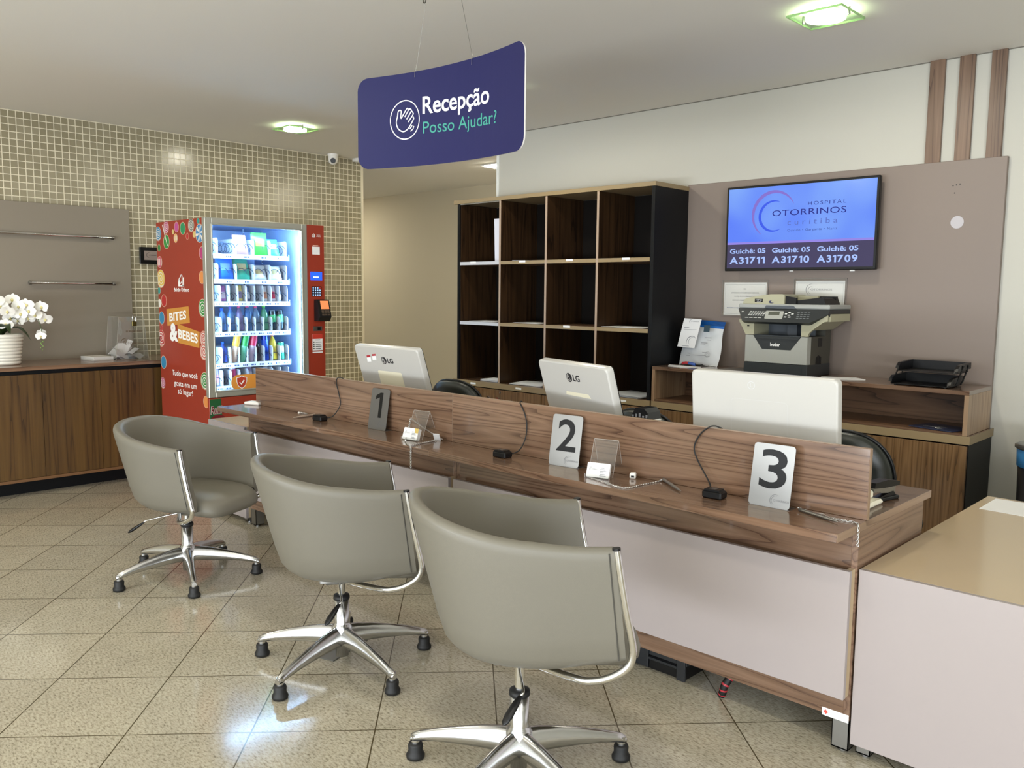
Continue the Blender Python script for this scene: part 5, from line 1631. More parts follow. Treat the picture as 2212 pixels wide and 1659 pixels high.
# ================================================================ sideboard by the mosaic wall
XC = -6.46
t = thing('sideboard', 'long walnut sideboard with plain doors against the mosaic wall', 'sideboard', (-6.75, 2.0, 0))
WZS = wood('warm_walnut_upright', 2, '#34220f', '#4c3519', '#58401f', 0.35, 3.0, 0.1, 1.5)
make('top', MB().box(-7.059, XC, 0.75, 3.12, 0.880, 0.908, 0.0015), wood('sideboard_top_grain', 1, '#493425', '#6e5340', '#7c604a', 0.22, 5.0, 0.3), t)
b = MB().box(-7.058, XC + 0.003, 0.752, 3.118, 0.104, 0.124).box(-7.058, XC + 0.003, 3.10, 3.118, 0.124, 0.879).box(-7.058, -6.50, 0.752, 0.77, 0.124, 0.879).box(-7.058, -7.046, 0.77, 3.10, 0.124, 0.879)
make('carcass', b, mat('walnut_brown_frame', '#6b4c30', 0.4), t)
ys = [0.77, 1.19, 1.590, 1.986, 2.379, 2.772, 3.098]
for a, c in zip(ys, ys[1:]):
    make('door', MB().box(XC - 0.022, XC - 0.003, a + 0.0012, c - 0.0012, 0.126, 0.852), WZS, t)
make('grip_recess', MB().box(XC - 0.06, XC - 0.028, 0.77, 3.10, 0.852, 0.879), M_BLACK, t)
make('plinth', MB().box(-7.04, -6.575, 0.80, 3.08, 0.0, 0.104), M_BLACK, t)

# ---------------------------------------------------------------- orchid in a ribbed pot
PX, PY, PZ = -6.75, 1.825, 0.908
t = thing('potted_orchid', 'white orchid in a ribbed white pot on the sideboard', 'plant', (PX, PY, PZ))
prof = [(0.0, 0.0), (0.108, 0.0)]
for k in range(9):
    z0 = 0.004 + k * 0.0232; r = 0.112 + 0.0029 * k
    prof += [(r, z0), (r + 0.0045, z0 + 0.006), (r + 0.006, z0 + 0.012), (r + 0.003, z0 + 0.019), (r - 0.001, z0 + 0.0225)]
prof += [(0.140, 0.212), (0.139, 0.217), (0.130, 0.217), (0.126, 0.20), (0.0, 0.19)]
make('pot', MB().lathe(prof, (PX, PY, PZ), 48), mat('glazed_white_ceramic', '#e3e1d6', 0.25), t)
make('soil', MB().lathe([(0.0, 0.196), (0.11, 0.195), (0.126, 0.191), (0.0, 0.188)], (PX, PY, PZ), 32), mat('dark_moss', '#1c1d12', 0.9), t)
rnd = random.Random(7)
M_LEAF = mat('orchid_leaf', '#2a3a1c', 0.35)
M_STEM = mat('orchid_stem', '#4a5a2a', 0.5)
M_PETAL = mat('orchid_petal', '#f0efe9', 0.5)
M_LIP = mat('orchid_lip', '#d9cf8f', 0.5)
def leaf(a, ln, w_, rise, droop):
    b = MB(); d = Vector((math.cos(a), math.sin(a), 0)); s_ = Vector((-math.sin(a), math.cos(a), 0))
    L, Rr, Mid = [], [], []
    for i in range(9):
        u = i / 8; c = Vector((PX, PY, PZ + 0.195)) + d * (ln * u) + Z_ * (rise * math.sin(PI * u * 0.8) - droop * u * u)
        ww = w_ * math.sin(PI * min(0.12 + 0.88 * u, 0.995)) ** 0.7
        L.append(tuple(c + s_ * ww + Z_ * ww * 0.35)); Mid.append(tuple(c)); Rr.append(tuple(c - s_ * ww + Z_ * ww * 0.35))
    b.loft([L, Mid, Rr], False, False, False)
    make('leaf', b, M_LEAF, t)
for a, ln, w_, r_, dr in ((0.9, 0.20, 0.03, 0.09, 0.08), (1.7, 0.19, 0.033, 0.08, 0.05), (0.1, 0.16, 0.03, 0.10, 0.03), (-0.9, 0.18, 0.032, 0.09, 0.05), (2.6, 0.19, 0.033, 0.10, 0.04), (-2.2, 0.17, 0.03, 0.09, 0.05), (1.3, 0.13, 0.025, 0.13, 0.0), (-1.7, 0.2, 0.03, 0.1, 0.08)):
    leaf(a, ln, w_, r_, dr)
def petal(b, c, d, nrm, ln, w_, mi=0):
    s_ = d.cross(nrm).normalized(); L, Mm, Rr = [], [], []
    for i in range(7):
        u = i / 6; ww = w_ * math.sin(PI * min(0.06 + 0.94 * u, 0.985)) ** 0.6
        p = c + d * (ln * u) + nrm * (0.25 * ln * math.sin(PI * u * 0.7) * 0.4)
        L.append(tuple(p + s_ * ww + nrm * ww * 0.15)); Mm.append(tuple(p)); Rr.append(tuple(p - s_ * ww + nrm * ww * 0.15))
    b.loft([L, Mm, Rr], False, False, False, mi)
def flower(c, face, sc=1.0):
    c = Vector(c); n_ = Vector(face).normalized()
    up = (Z_ - n_ * Z_.dot(n_)).normalized(); rt = up.cross(n_)
    b = MB()
    for ang, ln, w_ in ((90, 0.036, 0.013), (215, 0.036, 0.013), (325, 0.036, 0.013), (10, 0.040, 0.024), (170, 0.040, 0.024)):
        a = math.radians(ang + rnd.uniform(-8, 8)); d = rt * math.cos(a) + up * math.sin(a)
        petal(b, c, d, n_, ln * sc, w_ * sc)
    fl = make('flower', b, M_PETAL, t)
    make('lip', MB().ball(tuple(c + n_ * 0.008 - up * 0.004), 0.007 * sc, 0.007 * sc, 0.009 * sc, 8, 6), M_LIP, fl)
stems = [[(PX, PY, 1.10), (PX + 0.01, PY + 0.03, 1.22), (PX + 0.02, PY + 0.08, 1.32), (PX + 0.04, PY + 0.15, 1.33), (PX + 0.05, PY + 0.21, 1.27), (PX + 0.06, PY + 0.245, 1.16), (PX + 0.06, PY + 0.245, 1.06)],
         [(PX, PY - 0.01, 1.10), (PX + 0.02, PY - 0.02, 1.25), (PX + 0.03, PY - 0.06, 1.36), (PX + 0.05, PY - 0.13, 1.38), (PX + 0.06, PY - 0.2, 1.30)],
         [(PX - 0.02, PY + 0.02, 1.10), (PX - 0.03, PY + 0.05, 1.23), (PX - 0.02, PY + 0.10, 1.29), (PX - 0.01, PY + 0.17, 1.25)]]
for s_ in stems:
    make('stem', MB().tube(smooth_path(s_, 6), 0.0028, 6), M_STEM, t)
fl_pos = [(1.820, 1.325), (1.850, 1.285), (1.905, 1.365), (1.935, 1.320), (1.975, 1.330), (1.885, 1.235), (1.945, 1.265), (1.990, 1.285), (2.000, 1.235), (2.035, 1.255), (2.075, 1.315), (2.060, 1.250), (2.100, 1.225), (2.060, 1.105), (2.085, 1.125), (1.845, 1.190), (1.790, 1.360), (1.760, 1.290), (1.700, 1.330), (1.650, 1.27), (1.93, 1.22)]
for i, (y, z) in enumerate(fl_pos):
    flower((PX + 0.05 + 0.035 * math.sin(i * 2.1), y, z), (1.0, -0.55 + 0.5 * math.sin(i * 1.7), 0.25 * math.cos(i * 2.9)), 1.28 if z > 1.15 else 0.95)
b = MB()
for k in range(7): b.ball((PX + 0.06 + 0.004 * math.sin(k * 3), PY + 0.245 + 0.008 * math.cos(k * 2.3), 1.065 - 0.011 * k), 0.0065 - 0.0005 * k, nu=8, nv=6)
make('bud', b, mat('orchid_bud', '#7d9a55', 0.5), t)

# ---------------------------------------------------------------- suggestion box with papers, leaflets
t = thing('suggestion_box', 'clear acrylic suggestion box half full of papers on the sideboard', 'box', (-6.75, 2.69, 0.908))
bx0, bx1, by0, by1, bz0, bz1 = -6.86, -6.66, 2.575, 2.825, 0.9085, 1.235
b = MB(); k = 0.003
def wedge(x0, x1, y0, y1):  # box narrowing upwards
    s0, s1 = 0.0, 0.035
    return x0, x1, y0, y1
lo = [(bx0, by0), (bx1, by0), (bx1, by1), (bx0, by1)]
hi = [(bx0, by0 + 0.03), (bx1, by0 + 0.03), (bx1, by1 - 0.03), (bx0, by1 - 0.03)]
for i in range(4):
    j = (i + 1) % 4
    q_ = [Vector((*lo[i], bz0)), Vector((*lo[j], bz0)), Vector((*hi[j], bz1)), Vector((*hi[i], bz1))]
    n_ = (q_[1] - q_[0]).cross(q_[3] - q_[0]).normalized() * -0.003
    b.loft([[tuple(p) for p in q_], [tuple(p + n_) for p in q_]], True, True, True, 0, False)
b.prism([(p[0], p[1]) for p in hi], (0, 0, bz1), X_, Y_, (0, 0, 0.003)).box(bx0, bx1, by0, by1, bz0 - 0.0003, bz0 + 0.003)
make('clear_wall', b, GL, t)
e = MB()
for i in range(4):
    j = (i + 1) % 4
    e.tube([(*lo[i], bz0), (*hi[i], bz1)], 0.0014, 4); e.tube([(*hi[i], bz1 + 0.002), (*hi[j], bz1 + 0.002)], 0.0016, 4); e.tube([(*lo[i], bz0 + 0.001), (*lo[j], bz0 + 0.001)], 0.0012, 4)
make('acrylic_edge', e, mat('acrylic_edge_pale', '#bdb6a4', 0.2, trans=0.3), t)
b = MB(); text(b, 'SUGESTÕES', (bx1 + 0.0025, 2.655, 1.118), Y_, Z_, 0.125, 0.017, bold=0.03)
arc_strip(b, (bx1 + 0.0025, 2.64, 1.045), Y_, Z_, 0.026, 0.006, 0.6, 3.8); arc_strip(b, (bx1 + 0.0025, 2.648, 1.038), Y_, Z_, 0.017, 0.004, 0.6, 3.8)
text(b, 'OTORRINOS', (bx1 + 0.0025, 2.645, 1.022), Y_, Z_, 0.145, 0.017)
make('lettering', b, mat('brown_print', '#57432c', 0.6), t)
b = MB().tube(smooth_path([(bx1 + 0.006, 2.705, 1.20), (bx1 + 0.012, 2.705, 1.235), (bx1 + 0.008, 2.715, 1.25), (bx1 + 0.006, 2.728, 1.235), (bx1 + 0.006, 2.730, 1.20)], 5), 0.004, 8)
make('padlock_shackle', b, M_CHROME, t)
make('padlock', MB().box(bx1 + 0.003, bx1 + 0.016, 2.700, 2.736, 1.165, 1.202, 0.003), mat('olive_brass', '#5d5327', 0.35, 0.8), t)
rnd = random.Random(3)
pap = [('large folded', (-6.80, 2.66, 0.975), 0.20, 0.13, (0.6, 0.35, 0.5)), ('slanting', (-6.73, 2.64, 0.955), 0.17, 0.12, (-0.5, 0.5, 0.2)), ('upright', (-6.80, 2.71, 1.00), 0.16, 0.14, (1.1, 0.1, -0.2)),
       ('lying', (-6.74, 2.76, 0.93), 0.17, 0.10, (0.15, 0.12, 0.9)), ('flat lowest', (-6.76, 2.68, 0.918), 0.19, 0.12, (0.02, 0.02, 0.3)), ('creased', (-6.71, 2.71, 0.965), 0.14, 0.09, (0.35, -0.3, 0.6)), ('curled', (-6.76, 2.62, 0.945), 0.15, 0.10, (0.5, -0.4, 1.3))]
for nm, c, w_, d_, (rx, ry, rz_) in pap:
    b = MB(); b.xf = Matrix.Translation(c) @ Matrix.Rotation(rz_, 4, 'Z') @ Matrix.Rotation(rx, 4, 'X') @ Matrix.Rotation(ry, 4, 'Y')
    n_ = 6; vs = []
    for i in range(n_ + 1):
        for j in (-1, 1):
            u = i / n_ - 0.5; vs.append((u * d_ * 0.9, j * w_ * 0.36, 0.010 * math.cos(u * 5)))
    fs = [(2 * i, 2 * i + 2, 2 * i + 3, 2 * i + 1) for i in range(n_)]
    vs2 = [(p[0], p[1], p[2] - 0.0008) for p in vs]
    b.add(vs, fs, 0, True); b.add(vs2, [tuple(reversed(f)) for f in fs], 0, True)
    o = make('folded_paper', b, mat('greyish_paper', '#c9c8c8', 0.7)); tag(o, nm + ' grey-white paper inside the clear suggestion box', 'paper', 'papers in the suggestion box')
for k in range(8):
    b = MB(); b.xf = Matrix.Translation((-6.76, 2.475, 0.9084 + 0.0036 * k)) @ Matrix.Rotation(0.12 + 0.03 * math.sin(k * 2.2), 4, 'Z')
    b.box(-0.105, 0.095, -0.075, 0.075, 0.0, 0.0033)
    o = make('leaflet', b, mat('leaflet_paper', '#d4d2cc', 0.6))
    lab = {0: 'lowest leaflet of the stack left of the suggestion box', 7: 'topmost leaflet of the stack left of the suggestion box'}.get(k, 'inner leaflet in the stack left of the suggestion box')
    tag(o, lab, 'leaflet', 'leaflet stack on the sideboard')

t = thing('wall_plaque', 'small black framed plaque on the mosaic beside the vending machine', 'plaque', (-7.09, 3.04, 1.72))
make('frame', MB().box(XW, XW + 0.02, 2.962, 3.135, 1.658, 1.795, 0.003), M_BLACKP, t)
make('face', MB().box(XW + 0.02, XW + 0.0215, 2.995, 3.105, 1.69, 1.765), mat('plaque_taupe', '#8c7f78', 0.3), t)
b = MB(); arc_strip(b, (XW + 0.0222, 3.035, 1.73), Y_, Z_, 0.022, 0.003, 1.0, 5.0); text(b, 'OTORRINOS', (XW + 0.0222, 3.035, 1.725), Y_, Z_, 0.06, 0.009)
make('logo', b, M_INK, t)

# ================================================================ vending machine
SV = 0.9275
XV = -6.067 * SV
def vy(y): return y * SV
def vz(z): return 1.45 + (z - 1.45) * SV
VY0, VY1, VYC = vy(3.023), vy(4.064), vy(3.898)
VT, VB = vz(1.987), 0.05
XBK = -6.40
M_RED = mat('orange_red_vinyl', '#963420', 0.38)
M_VFR = mat('vending_frame_grey', '#a9a89c', 0.35, 0.4)
M_VIN = mat('vending_inside', '#a9c4ee', 0.45)
M_VSH = mat('vending_shelf', '#dfe7f2', 0.4)
t = thing('vending_machine', 'orange red vending machine with glowing blue-white window of snacks', 'vending machine', ((XV + XBK) / 2, (VY0 + VY1) / 2, 0))
gy0, gy1, gz0, gz1 = vy(3.074), vy(3.848), vz(0.677), vz(1.940)
zk = vz(0.632)
cy0, cy1, cz0, cz1 = VY0 + 0.022, VYC - 0.012, vz(0.655), VT - 0.03
# outer skin
make('side_panel', MB().box(XBK, XV - 0.02, VY0, VY0 + 0.02, VB, VT - 0.002, 0.001), M_RED, t)
make('rear_shell', MB().box(XBK, XBK + 0.015, VY0 + 0.02, VY1, VB, VT - 0.002).box(XBK + 0.015, XV - 0.03, VY0 + 0.02, VY1, VT - 0.022, VT - 0.002).box(XBK + 0.015, XV - 0.03, VY1 - 0.015, VY1, VB, VT - 0.022), mat('vending_shell', '#3a2a25', 0.5), t)
b = MB().box(XBK + 0.016, XV - 0.045, cy0, cy0 + 0.006, cz0, cz1).box(XBK + 0.016, XV - 0.045, cy1 - 0.006, cy1, cz0, cz1)
b.box(XBK + 0.016, XBK + 0.022, cy0, cy1, cz0, cz1).box(XBK + 0.016, XV - 0.045, cy0, cy1, cz0 - 0.006, cz0).box(XBK + 0.016, XV - 0.045, cy0, cy1, cz1, cz1 + 0.006)
make('inner_liner', b, M_VIN, t)
# door frame with its rounded inner lip
b = MB()
fy0, fy1, fz0, fz1 = VY0 - 0.002, VYC, zk, VT
for q_ in ((fy0, gy0, fz0, fz1), (gy1, fy1, fz0, fz1), (gy0, gy1, fz0, gz0), (gy0, gy1, gz1, fz1)):
    b.box(XV - 0.045, XV, q_[0], q_[1], q_[2], q_[3], 0.004)
for y in (gy0, gy1): b.cyl((XV, y, gz0), (XV, y, gz1), 0.007, n=10)
for z in (gz0, gz1): b.cyl((XV, gy0, z), (XV, gy1, z), 0.007, n=10)
make('door_frame', b, M_VFR, t)
make('window_glass', MB().box(XV - 0.012, XV - 0.008, gy0 - 0.003, gy1 + 0.003, gz0 - 0.003, gz1 + 0.003), GLV, t)
M_LED = mat('cold_led_strip', (0.42, 0.70, 1.0, 1), 0.4, emit=260.0)
make('led_strip', MB().box(XV - 0.044, XV - 0.03, gy1 + 0.0, gy1 + 0.012, gz0 + 0.02, gz1 - 0.02), M_LED, t)
make('led_strip', MB().box(XV - 0.044, XV - 0.03, gy0 - 0.012, gy0, gz0 + 0.02, gz1 - 0.02), M_LED, t)
make('led_strip', MB().box(XV - 0.044, XV - 0.03, gy0 + 0.02, gy1 - 0.02, gz1 - 0.002, gz1 + 0.010), M_LED, t)
# payment column
col = make('control_column', MB().box(XV - 0.03, XV - 0.004, VYC + 0.001, VY1, vz(0.632), VT, 0.002), M_RED, t)
XS = XV - 0.0036
def on_col(name, y0, y1, z0, z1, d, m, bev=0.0):
    return make(name, MB().box(XS, XS + d, vy(y0), vy(y1), vz(z0), vz(z1), bev), m, col)
def vgrid(mb, y, z, w_, h_, mi=0, d=0.0):
    return mb.flat([(0, 0), (w_, 0), (w_, h_), (0, h_)], (XS + d, vy(y), vz(z)), Y_, Z_, mi)
b = MB()
def building_mark(b, x, y, z, u, s, mi=0):
    o = Vector((x, y, z)); u = Vector(u)
    for pl_ in ([(0, 0), (0.25, 0), (0.25, 0.62), (0, 0.42)], [(0.0, 0.50), (0.55, 0.98), (0.55, 0.85), (0.0, 0.36)], [(0.32, 0.25), (0.55, 0.40), (0.55, 0.28), (0.32, 0.14)], [(0.62, 0.05), (0.75, 0.0), (0.75, 0.85), (0.62, 0.97)], [(0.82, 0.0), (1.0, 0.05), (1.0, 0.75), (0.82, 0.68)], [(0.32, 0), (1.0, 0.0), (1.0, 0.10), (0.32, 0.10)]):
        b.flat([(p[0] * s, p[1] * s) for p in pl_], o, u, Z_, mi)
building_mark(b, XS + 0.0006, vy(3.945), vz(1.888), Y_, 0.030)
text(b, 'Balcão\nUrbano', (XS + 0.0006, vy(3.99), vz(1.892)), Y_, Z_, 0.038, 0.019)
make('logo', b, M_WINK, col)
nt_ = on_col('notice', 3.948, 4.020, 1.748, 1.812, 0.001, M_PAPER)
b = MB(); vgrid(b, 3.953, 1.818, 0.05, 0.006, 0, 0.0008); make('notice_tab', b, mat('pale_orange_print', '#e0b3a4', 0.5), col)
dsp = on_col('display', 3.928, 4.038, 1.536, 1.606, 0.003, mat('display_blue', (0.02, 0.09, 0.9, 1), 0.2, emit=1.1), 0.0)
b = MB(); vgrid(b, 3.952, 1.556, 0.050, 0.012, 0, 0.0036); make('display_text', b, mat('display_cyan', (0.55, 0.8, 1.0, 1), 0.3, emit=1.2), dsp)
kp = on_col('keypad', 3.937, 4.030, 1.404, 1.486, 0.004, M_BLACKP)
b = MB()
for r_ in range(4):
    for c in range(4):
        vgrid(b, 3.944 + 0.0215 * c, 1.410 + 0.0195 * r_, 0.011, 0.0105, 1 if (c == 3 and r_ == 3) else 0, 0.0046)
make('button', b, [mat('backlit_keys', (0.45, 0.62, 1.0, 1), 0.4, emit=0.55), mat('red_key', '#d0413c', 0.4)], kp)
b = MB()
zr0, zr1 = vz(1.200), vz(1.378); yr0, yr1 = vy(3.958), vy(4.070)
b.prism([(0, 0), (0.055, 0.0), (0.080, 0.035), (0.045, 0.165), (0.0, 0.165)], (XS, yr0, zr0), X_, Z_, (0, yr1 - yr0, 0))
rdm = make('card_reader', b, M_BLACKP, col)
b = MB(); a_, c_ = Vector((XS + 0.080, 0, zr0 + 0.035)), Vector((XS + 0.045, 0, zr0 + 0.165))
wv = (c_ - a_); Lr = wv.length; wv.normalize()
b.prism([(0.022, Lr * 0.45), (0.094, Lr * 0.45), (0.094, Lr * 0.93), (0.022, Lr * 0.93)], (a_.x + 0.0004, yr0, a_.z), Y_, wv, (0.0006, 0, 0))
make('reader_screen', b, mat('reader_screen_orange', (0.72, 0.22, 0.08, 1), 0.2, emit=0.7), rdm)
b = MB()
for r_ in range(3):
    for c in range(3):
        b.prism([(0.022 + 0.025 * c, 0.010 + 0.015 * r_), (0.042 + 0.025 * c, 0.010 + 0.015 * r_), (0.042 + 0.025 * c, 0.020 + 0.015 * r_), (0.022 + 0.025 * c, 0.020 + 0.015 * r_)], (a_.x + 0.0004, yr0, a_.z), Y_, wv, (0.001, 0, 0))
make('button', b, mat('reader_keys', '#5b4a3a', 0.4), rdm)
sl = on_col('coin_slot', 3.946, 4.030, 1.118, 1.156, 0.005, M_STEEL)
make('slot', MB().box(XS + 0.005, XS + 0.0056, vy(3.985), vy(4.015), vz(1.126), vz(1.148)), M_BLACKP, sl)
nt_ = on_col('instruction_sticker', 3.937, 4.035, 0.955, 1.090, 0.001, M_PAPER)
b = MB(); vgrid(b, 3.937, 1.052, 0.091, 0.035, 1, 0.0014); vgrid(b, 3.965, 1.040, 0.045, 0.005, 0, 0.0014)
for k in range(4):
    b.flat(disc_pts(0.0055, 12), (XS + 0.0014, vy(3.951), vz(1.025 - 0.018 * k)), Y_, Z_, 0)
    vgrid(b, 3.968, 1.022 - 0.018 * k, 0.052 - 0.006 * (k % 2), 0.0045, 0, 0.0014)
make('print', b, [M_INK, mat('sticker_red', '#c23b2c', 0.4)], nt_)
on_col('sticker_strip', 3.937, 4.035, 0.934, 0.945, 0.001, M_PAPER)
# kick panel with the printed snack advertisement
kick = make('kick_panel', MB().box(XV - 0.03, XV - 0.002, VY0 - 0.002, VY1, VB, zk - 0.004, 0.002), M_RED, t)
b = MB().flat([(0, 0), (0.105, 0), (0.085, 0.36), (0, 0.36)], (XV - 0.0012, VY0, zk - 0.37), Y_, Z_, 0)
make('green_print', b, mat('green_print', '#1f5a32', 0.4), kick)
b = MB(); text(b, 'Ruffles', (XV - 0.0004, VY0 + 0.004, zk - 0.118), Y_, Vector((0, 0.10, 1)).normalized(), 0.125, 0.060, bold=0.05)
make('lettering', b, mat('pale_print', '#e8d3cf', 0.5), kick)
b = MB(); text(b, 'Ruffles', (XV + 0.0002, VY0 + 0.008, zk - 0.116), Y_, Vector((0, 0.10, 1)).normalized(), 0.117, 0.056, bold=0.02)
make('lettering', b, mat('dark_red_print', '#6f1420', 0.5), kick)
b = MB().flat(disc_pts(0.06, 30, 1.0, 0.7), (XV - 0.0006, VY0 + 0.06, zk - 0.165), Y_, Z_, 0).flat(disc_pts(0.02, 20), (XV - 0.0003, VY0 + 0.075, zk - 0.17), Y_, Z_, 1)
make('snack_print', b, [mat('dark_red_print', '#6f1420', 0.5), mat('cream_print', '#e6dcc6', 0.5)], kick)
for y in (VY0 + 0.05, VY1 - 0.05):
    for x in (XBK + 0.06, XV - 0.09):
        make('foot', MB().cyl((x, y, 0), (x, y, VB + 0.002), 0.02, n=14), M_BLACKM, t)
# safety badge on the glass
b = MB(); XG = XV + 0.0005
zsh, ysh = vz(0.738 + 0.0), vy(3.292)
b2 = round_rect(vy(3.205), vy(3.60), vz(0.675), vz(0.795), 0.054, 8)
b.prism([(p[0], p[1]) for p in b2], (XG - 0.006, 0, 0), Y_, Z_, (0.0008, 0, 0))
bd = make('orange_badge', b, mat('badge_orange', '#dd9540', 0.4), t)
def shield(s): return [(-0.9 * s, 0.75 * s), (-0.45 * s, 0.82 * s), (0, 1.05 * s), (0.45 * s, 0.82 * s), (0.9 * s, 0.75 * s), (0.88 * s, 0.1 * s), (0.6 * s, -0.6 * s), (0, -1.05 * s), (-0.6 * s, -0.6 * s), (-0.88 * s, 0.1 * s)]
b = MB(); o = Vector((XG - 0.0046, vy(3.293), vz(0.736)))
b.flat(shield(0.047), o, Y_, Z_, 0); b.flat(shield(0.041), o + X_ * 0.0004, Y_, Z_, 1)
ribbon(b, [(-0.018, 0.0), (-0.004, -0.014), (0.018, 0.014)], 0.010, o + X_ * 0.0008, Y_, Z_, 0)
make('shield_print', b, [M_WINK, mat('badge_red', '#b8402a', 0.4)], bd)

# printed sweets down both edges of the side, and the writing
YS = VY0 - 0.0008
pal = {'mag': '#b03a72', 'blue': '#2f7fa8', 'green': '#2f8a3a', 'pink': '#b84f8e', 'gheart': '#2a8a58', 'grey': '#6d6f66', 'pin': '#3f7fb0', 'ybead': '#cfb872', 'ywrap': '#d8a860', 'red': '#b02a2a', 'gsm': '#2f7a3a', 'pinkw': '#c2546a', 'yel': '#d8b648', 'orange': '#d88a4a', 'teal': '#2f8f86', 'white': '#d8d4cc', 'rose': '#c26a60'}
cand = [('sp_mag', -6.228, 1.906, 0.044), ('sp_blue', -6.367, 1.862, 0.05), ('green', -6.23, 1.799, 0.049), ('pink', -6.058, 1.898, 0.035), ('gheart', -5.959, 1.885, 0.042), ('sp_grey', -5.83, 1.900, 0.045), ('pin', -5.705, 1.84, 0.061), ('ybead', -6.118, 1.866, 0.017), ('ybead', -5.786, 1.835, 0.021), ('ywrap', -6.077, 1.82, 0.031), ('red', -5.892, 1.826, 0.022), ('gsm', -6.359, 1.758, 0.025), ('mag', -5.677, 1.704, 0.042), ('pinkw', -6.356, 1.653, 0.041), ('sp_yel', -6.345, 1.529, 0.064), ('orange', -5.690, 1.535, 0.042), ('red', -6.305, 1.365, 0.044), ('sp_green', -5.69, 1.322, 0.060), ('blue', -6.353, 1.235, 0.046), ('red', -6.359, 1.16, 0.019), ('sp_red', -6.374, 1.081, 0.06), ('sp_rose', -5.69, 1.107, 0.052), ('sp_rose', -5.69, 1.015, 0.056), ('blue', -6.345, 0.9, 0.047), ('sp_green', -5.69, 0.808, 0.059), ('teal', -6.384, 1.44, 0.026), ('white', -6.381, 1.345, 0.03), ('teal', -5.722, 1.925, 0.020), ('orange', -5.68, 0.66, 0.04), ('sp_mag', -6.37, 0.74, 0.04)]
side = t.children[0]
for ch in t.children:
    if ch.name.startswith('side_panel'): side = ch
XE0, XE1 = XBK + 0.001, XV - 0.021
def clip_x(pts, cx, cz):
    return [(min(max(cx + p[0], XE0), XE1) - cx, min(cz + p[1], VT - 0.004) - cz) for p in pts]
for i, (k, x, z, r) in enumerate(cand):
    sp = k.startswith('sp_'); c = pal[k.replace('sp_', '')]
    b = MB(); o = Vector((x, YS - 0.00012 * (i % 5), z)); rx = r * (0.92 if not sp else 0.97)
    b.flat(clip_x(disc_pts(r * 1.07, 30, 0.98), x, z), o + Y_ * 0.00006, X_, Z_, 2)
    b.flat(clip_x(disc_pts(r, 30, rx / r), x, z), o, X_, Z_, 0)
    if sp and k != 'sp_rose' or k == 'sp_rose':
        if sp:
            pts = [(r * 0.92 * q_ / 60 * math.cos(q_ * 0.30), r * 0.92 * q_ / 60 * math.sin(q_ * 0.30)) for q_ in range(4, 61)]
            ribbon(b, clip_x(pts, x, z), r * 0.12, o - Y_ * 0.0001, X_, Z_, 1)
    if k == 'pin':
        for q_ in range(6):
            a = q_ * PI / 3
            b.flat(clip_x([(0, 0), (r * 0.9 * math.cos(a), r * 0.9 * math.sin(a)), (r * 0.95 * math.cos(a + 0.3), r * 0.95 * math.sin(a + 0.3)), (r * 0.6 * math.cos(a + 0.5), r * 0.6 * math.sin(a + 0.5))], x, z), o - Y_ * 0.0001, X_, Z_, 1)
    if k in ('ywrap', 'pinkw'):
        for q_ in (-0.6, 0.0, 0.6): b.flat(clip_x([(q_ * r - r * 0.13, -r * 0.6), (q_ * r + r * 0.13, -r * 0.6), (q_ * r + r * 0.13, r * 0.6), (q_ * r - r * 0.13, r * 0.6)], x, z), o - Y_ * 0.0001, X_, Z_, 1)
    make('sweet_print', b, [mat('sweet_' + k.replace('sp_', ''), c, 0.4), mat('sweet_white', '#dcd8cf', 0.4), mat('sweet_halo', '#d8b9a0', 0.5)], side)
b = MB(); ribbon(b, [(0, 0), (0.075, -0.155)], 0.010, (-6.29, YS - 0.0003, 1.925), X_, Z_)
make('lolly_stick_print', b, mat('sweet_white', '#dcd8cf', 0.4), side)
b = MB(); building_mark(b, -6.058, YS, 1.472, X_, 0.092)
text(b, 'Balcão Urbano', (-6.129, YS, 1.434), X_, Z_, 0.239, 0.028, bold=0.02)
make('logo', b, M_WINK, side)
b = MB().flat([(-6.261, 1.178), (-5.891, 1.212), (-5.906, 1.331), (-6.268, 1.303)], (0, YS, 0), X_, Z_)
b.flat([(-6.092, 1.060), (-5.759, 1.038), (-5.746, 1.152), (-6.092, 1.200)], (0, YS - 0.0002, 0), X_, Z_)
make('ochre_band', b, mat('ochre_print', '#c68a3c', 0.45), side)
b = MB()
text(b, 'BITES', (-6.222, YS - 0.0004, 1.210), Vector((1, 0, 0.10)).normalized(), Z_, 0.275, 0.064, bold=0.03)
text(b, '&', (-6.222, YS - 0.0005, 1.066), X_, Z_, 0.135, 0.135, bold=0.05)
text(b, 'BEBES', (-6.083, YS - 0.0004, 1.094), Vector((1, 0, -0.085)).normalized(), Z_, 0.305, 0.068, bold=0.03)
text(b, 'Tudo que você', (-6.207, YS, 0.800), X_, Z_, 0.405, 0.054, bold=0.01)
text(b, 'gosta em um', (-6.178, YS, 0.725), X_, Z_, 0.360, 0.046, bold=0.01)
text(b, 'só lugar!', (-6.120, YS, 0.668), X_, Z_, 0.240, 0.054, bold=0.01)
make('lettering', b, M_WINK, side)

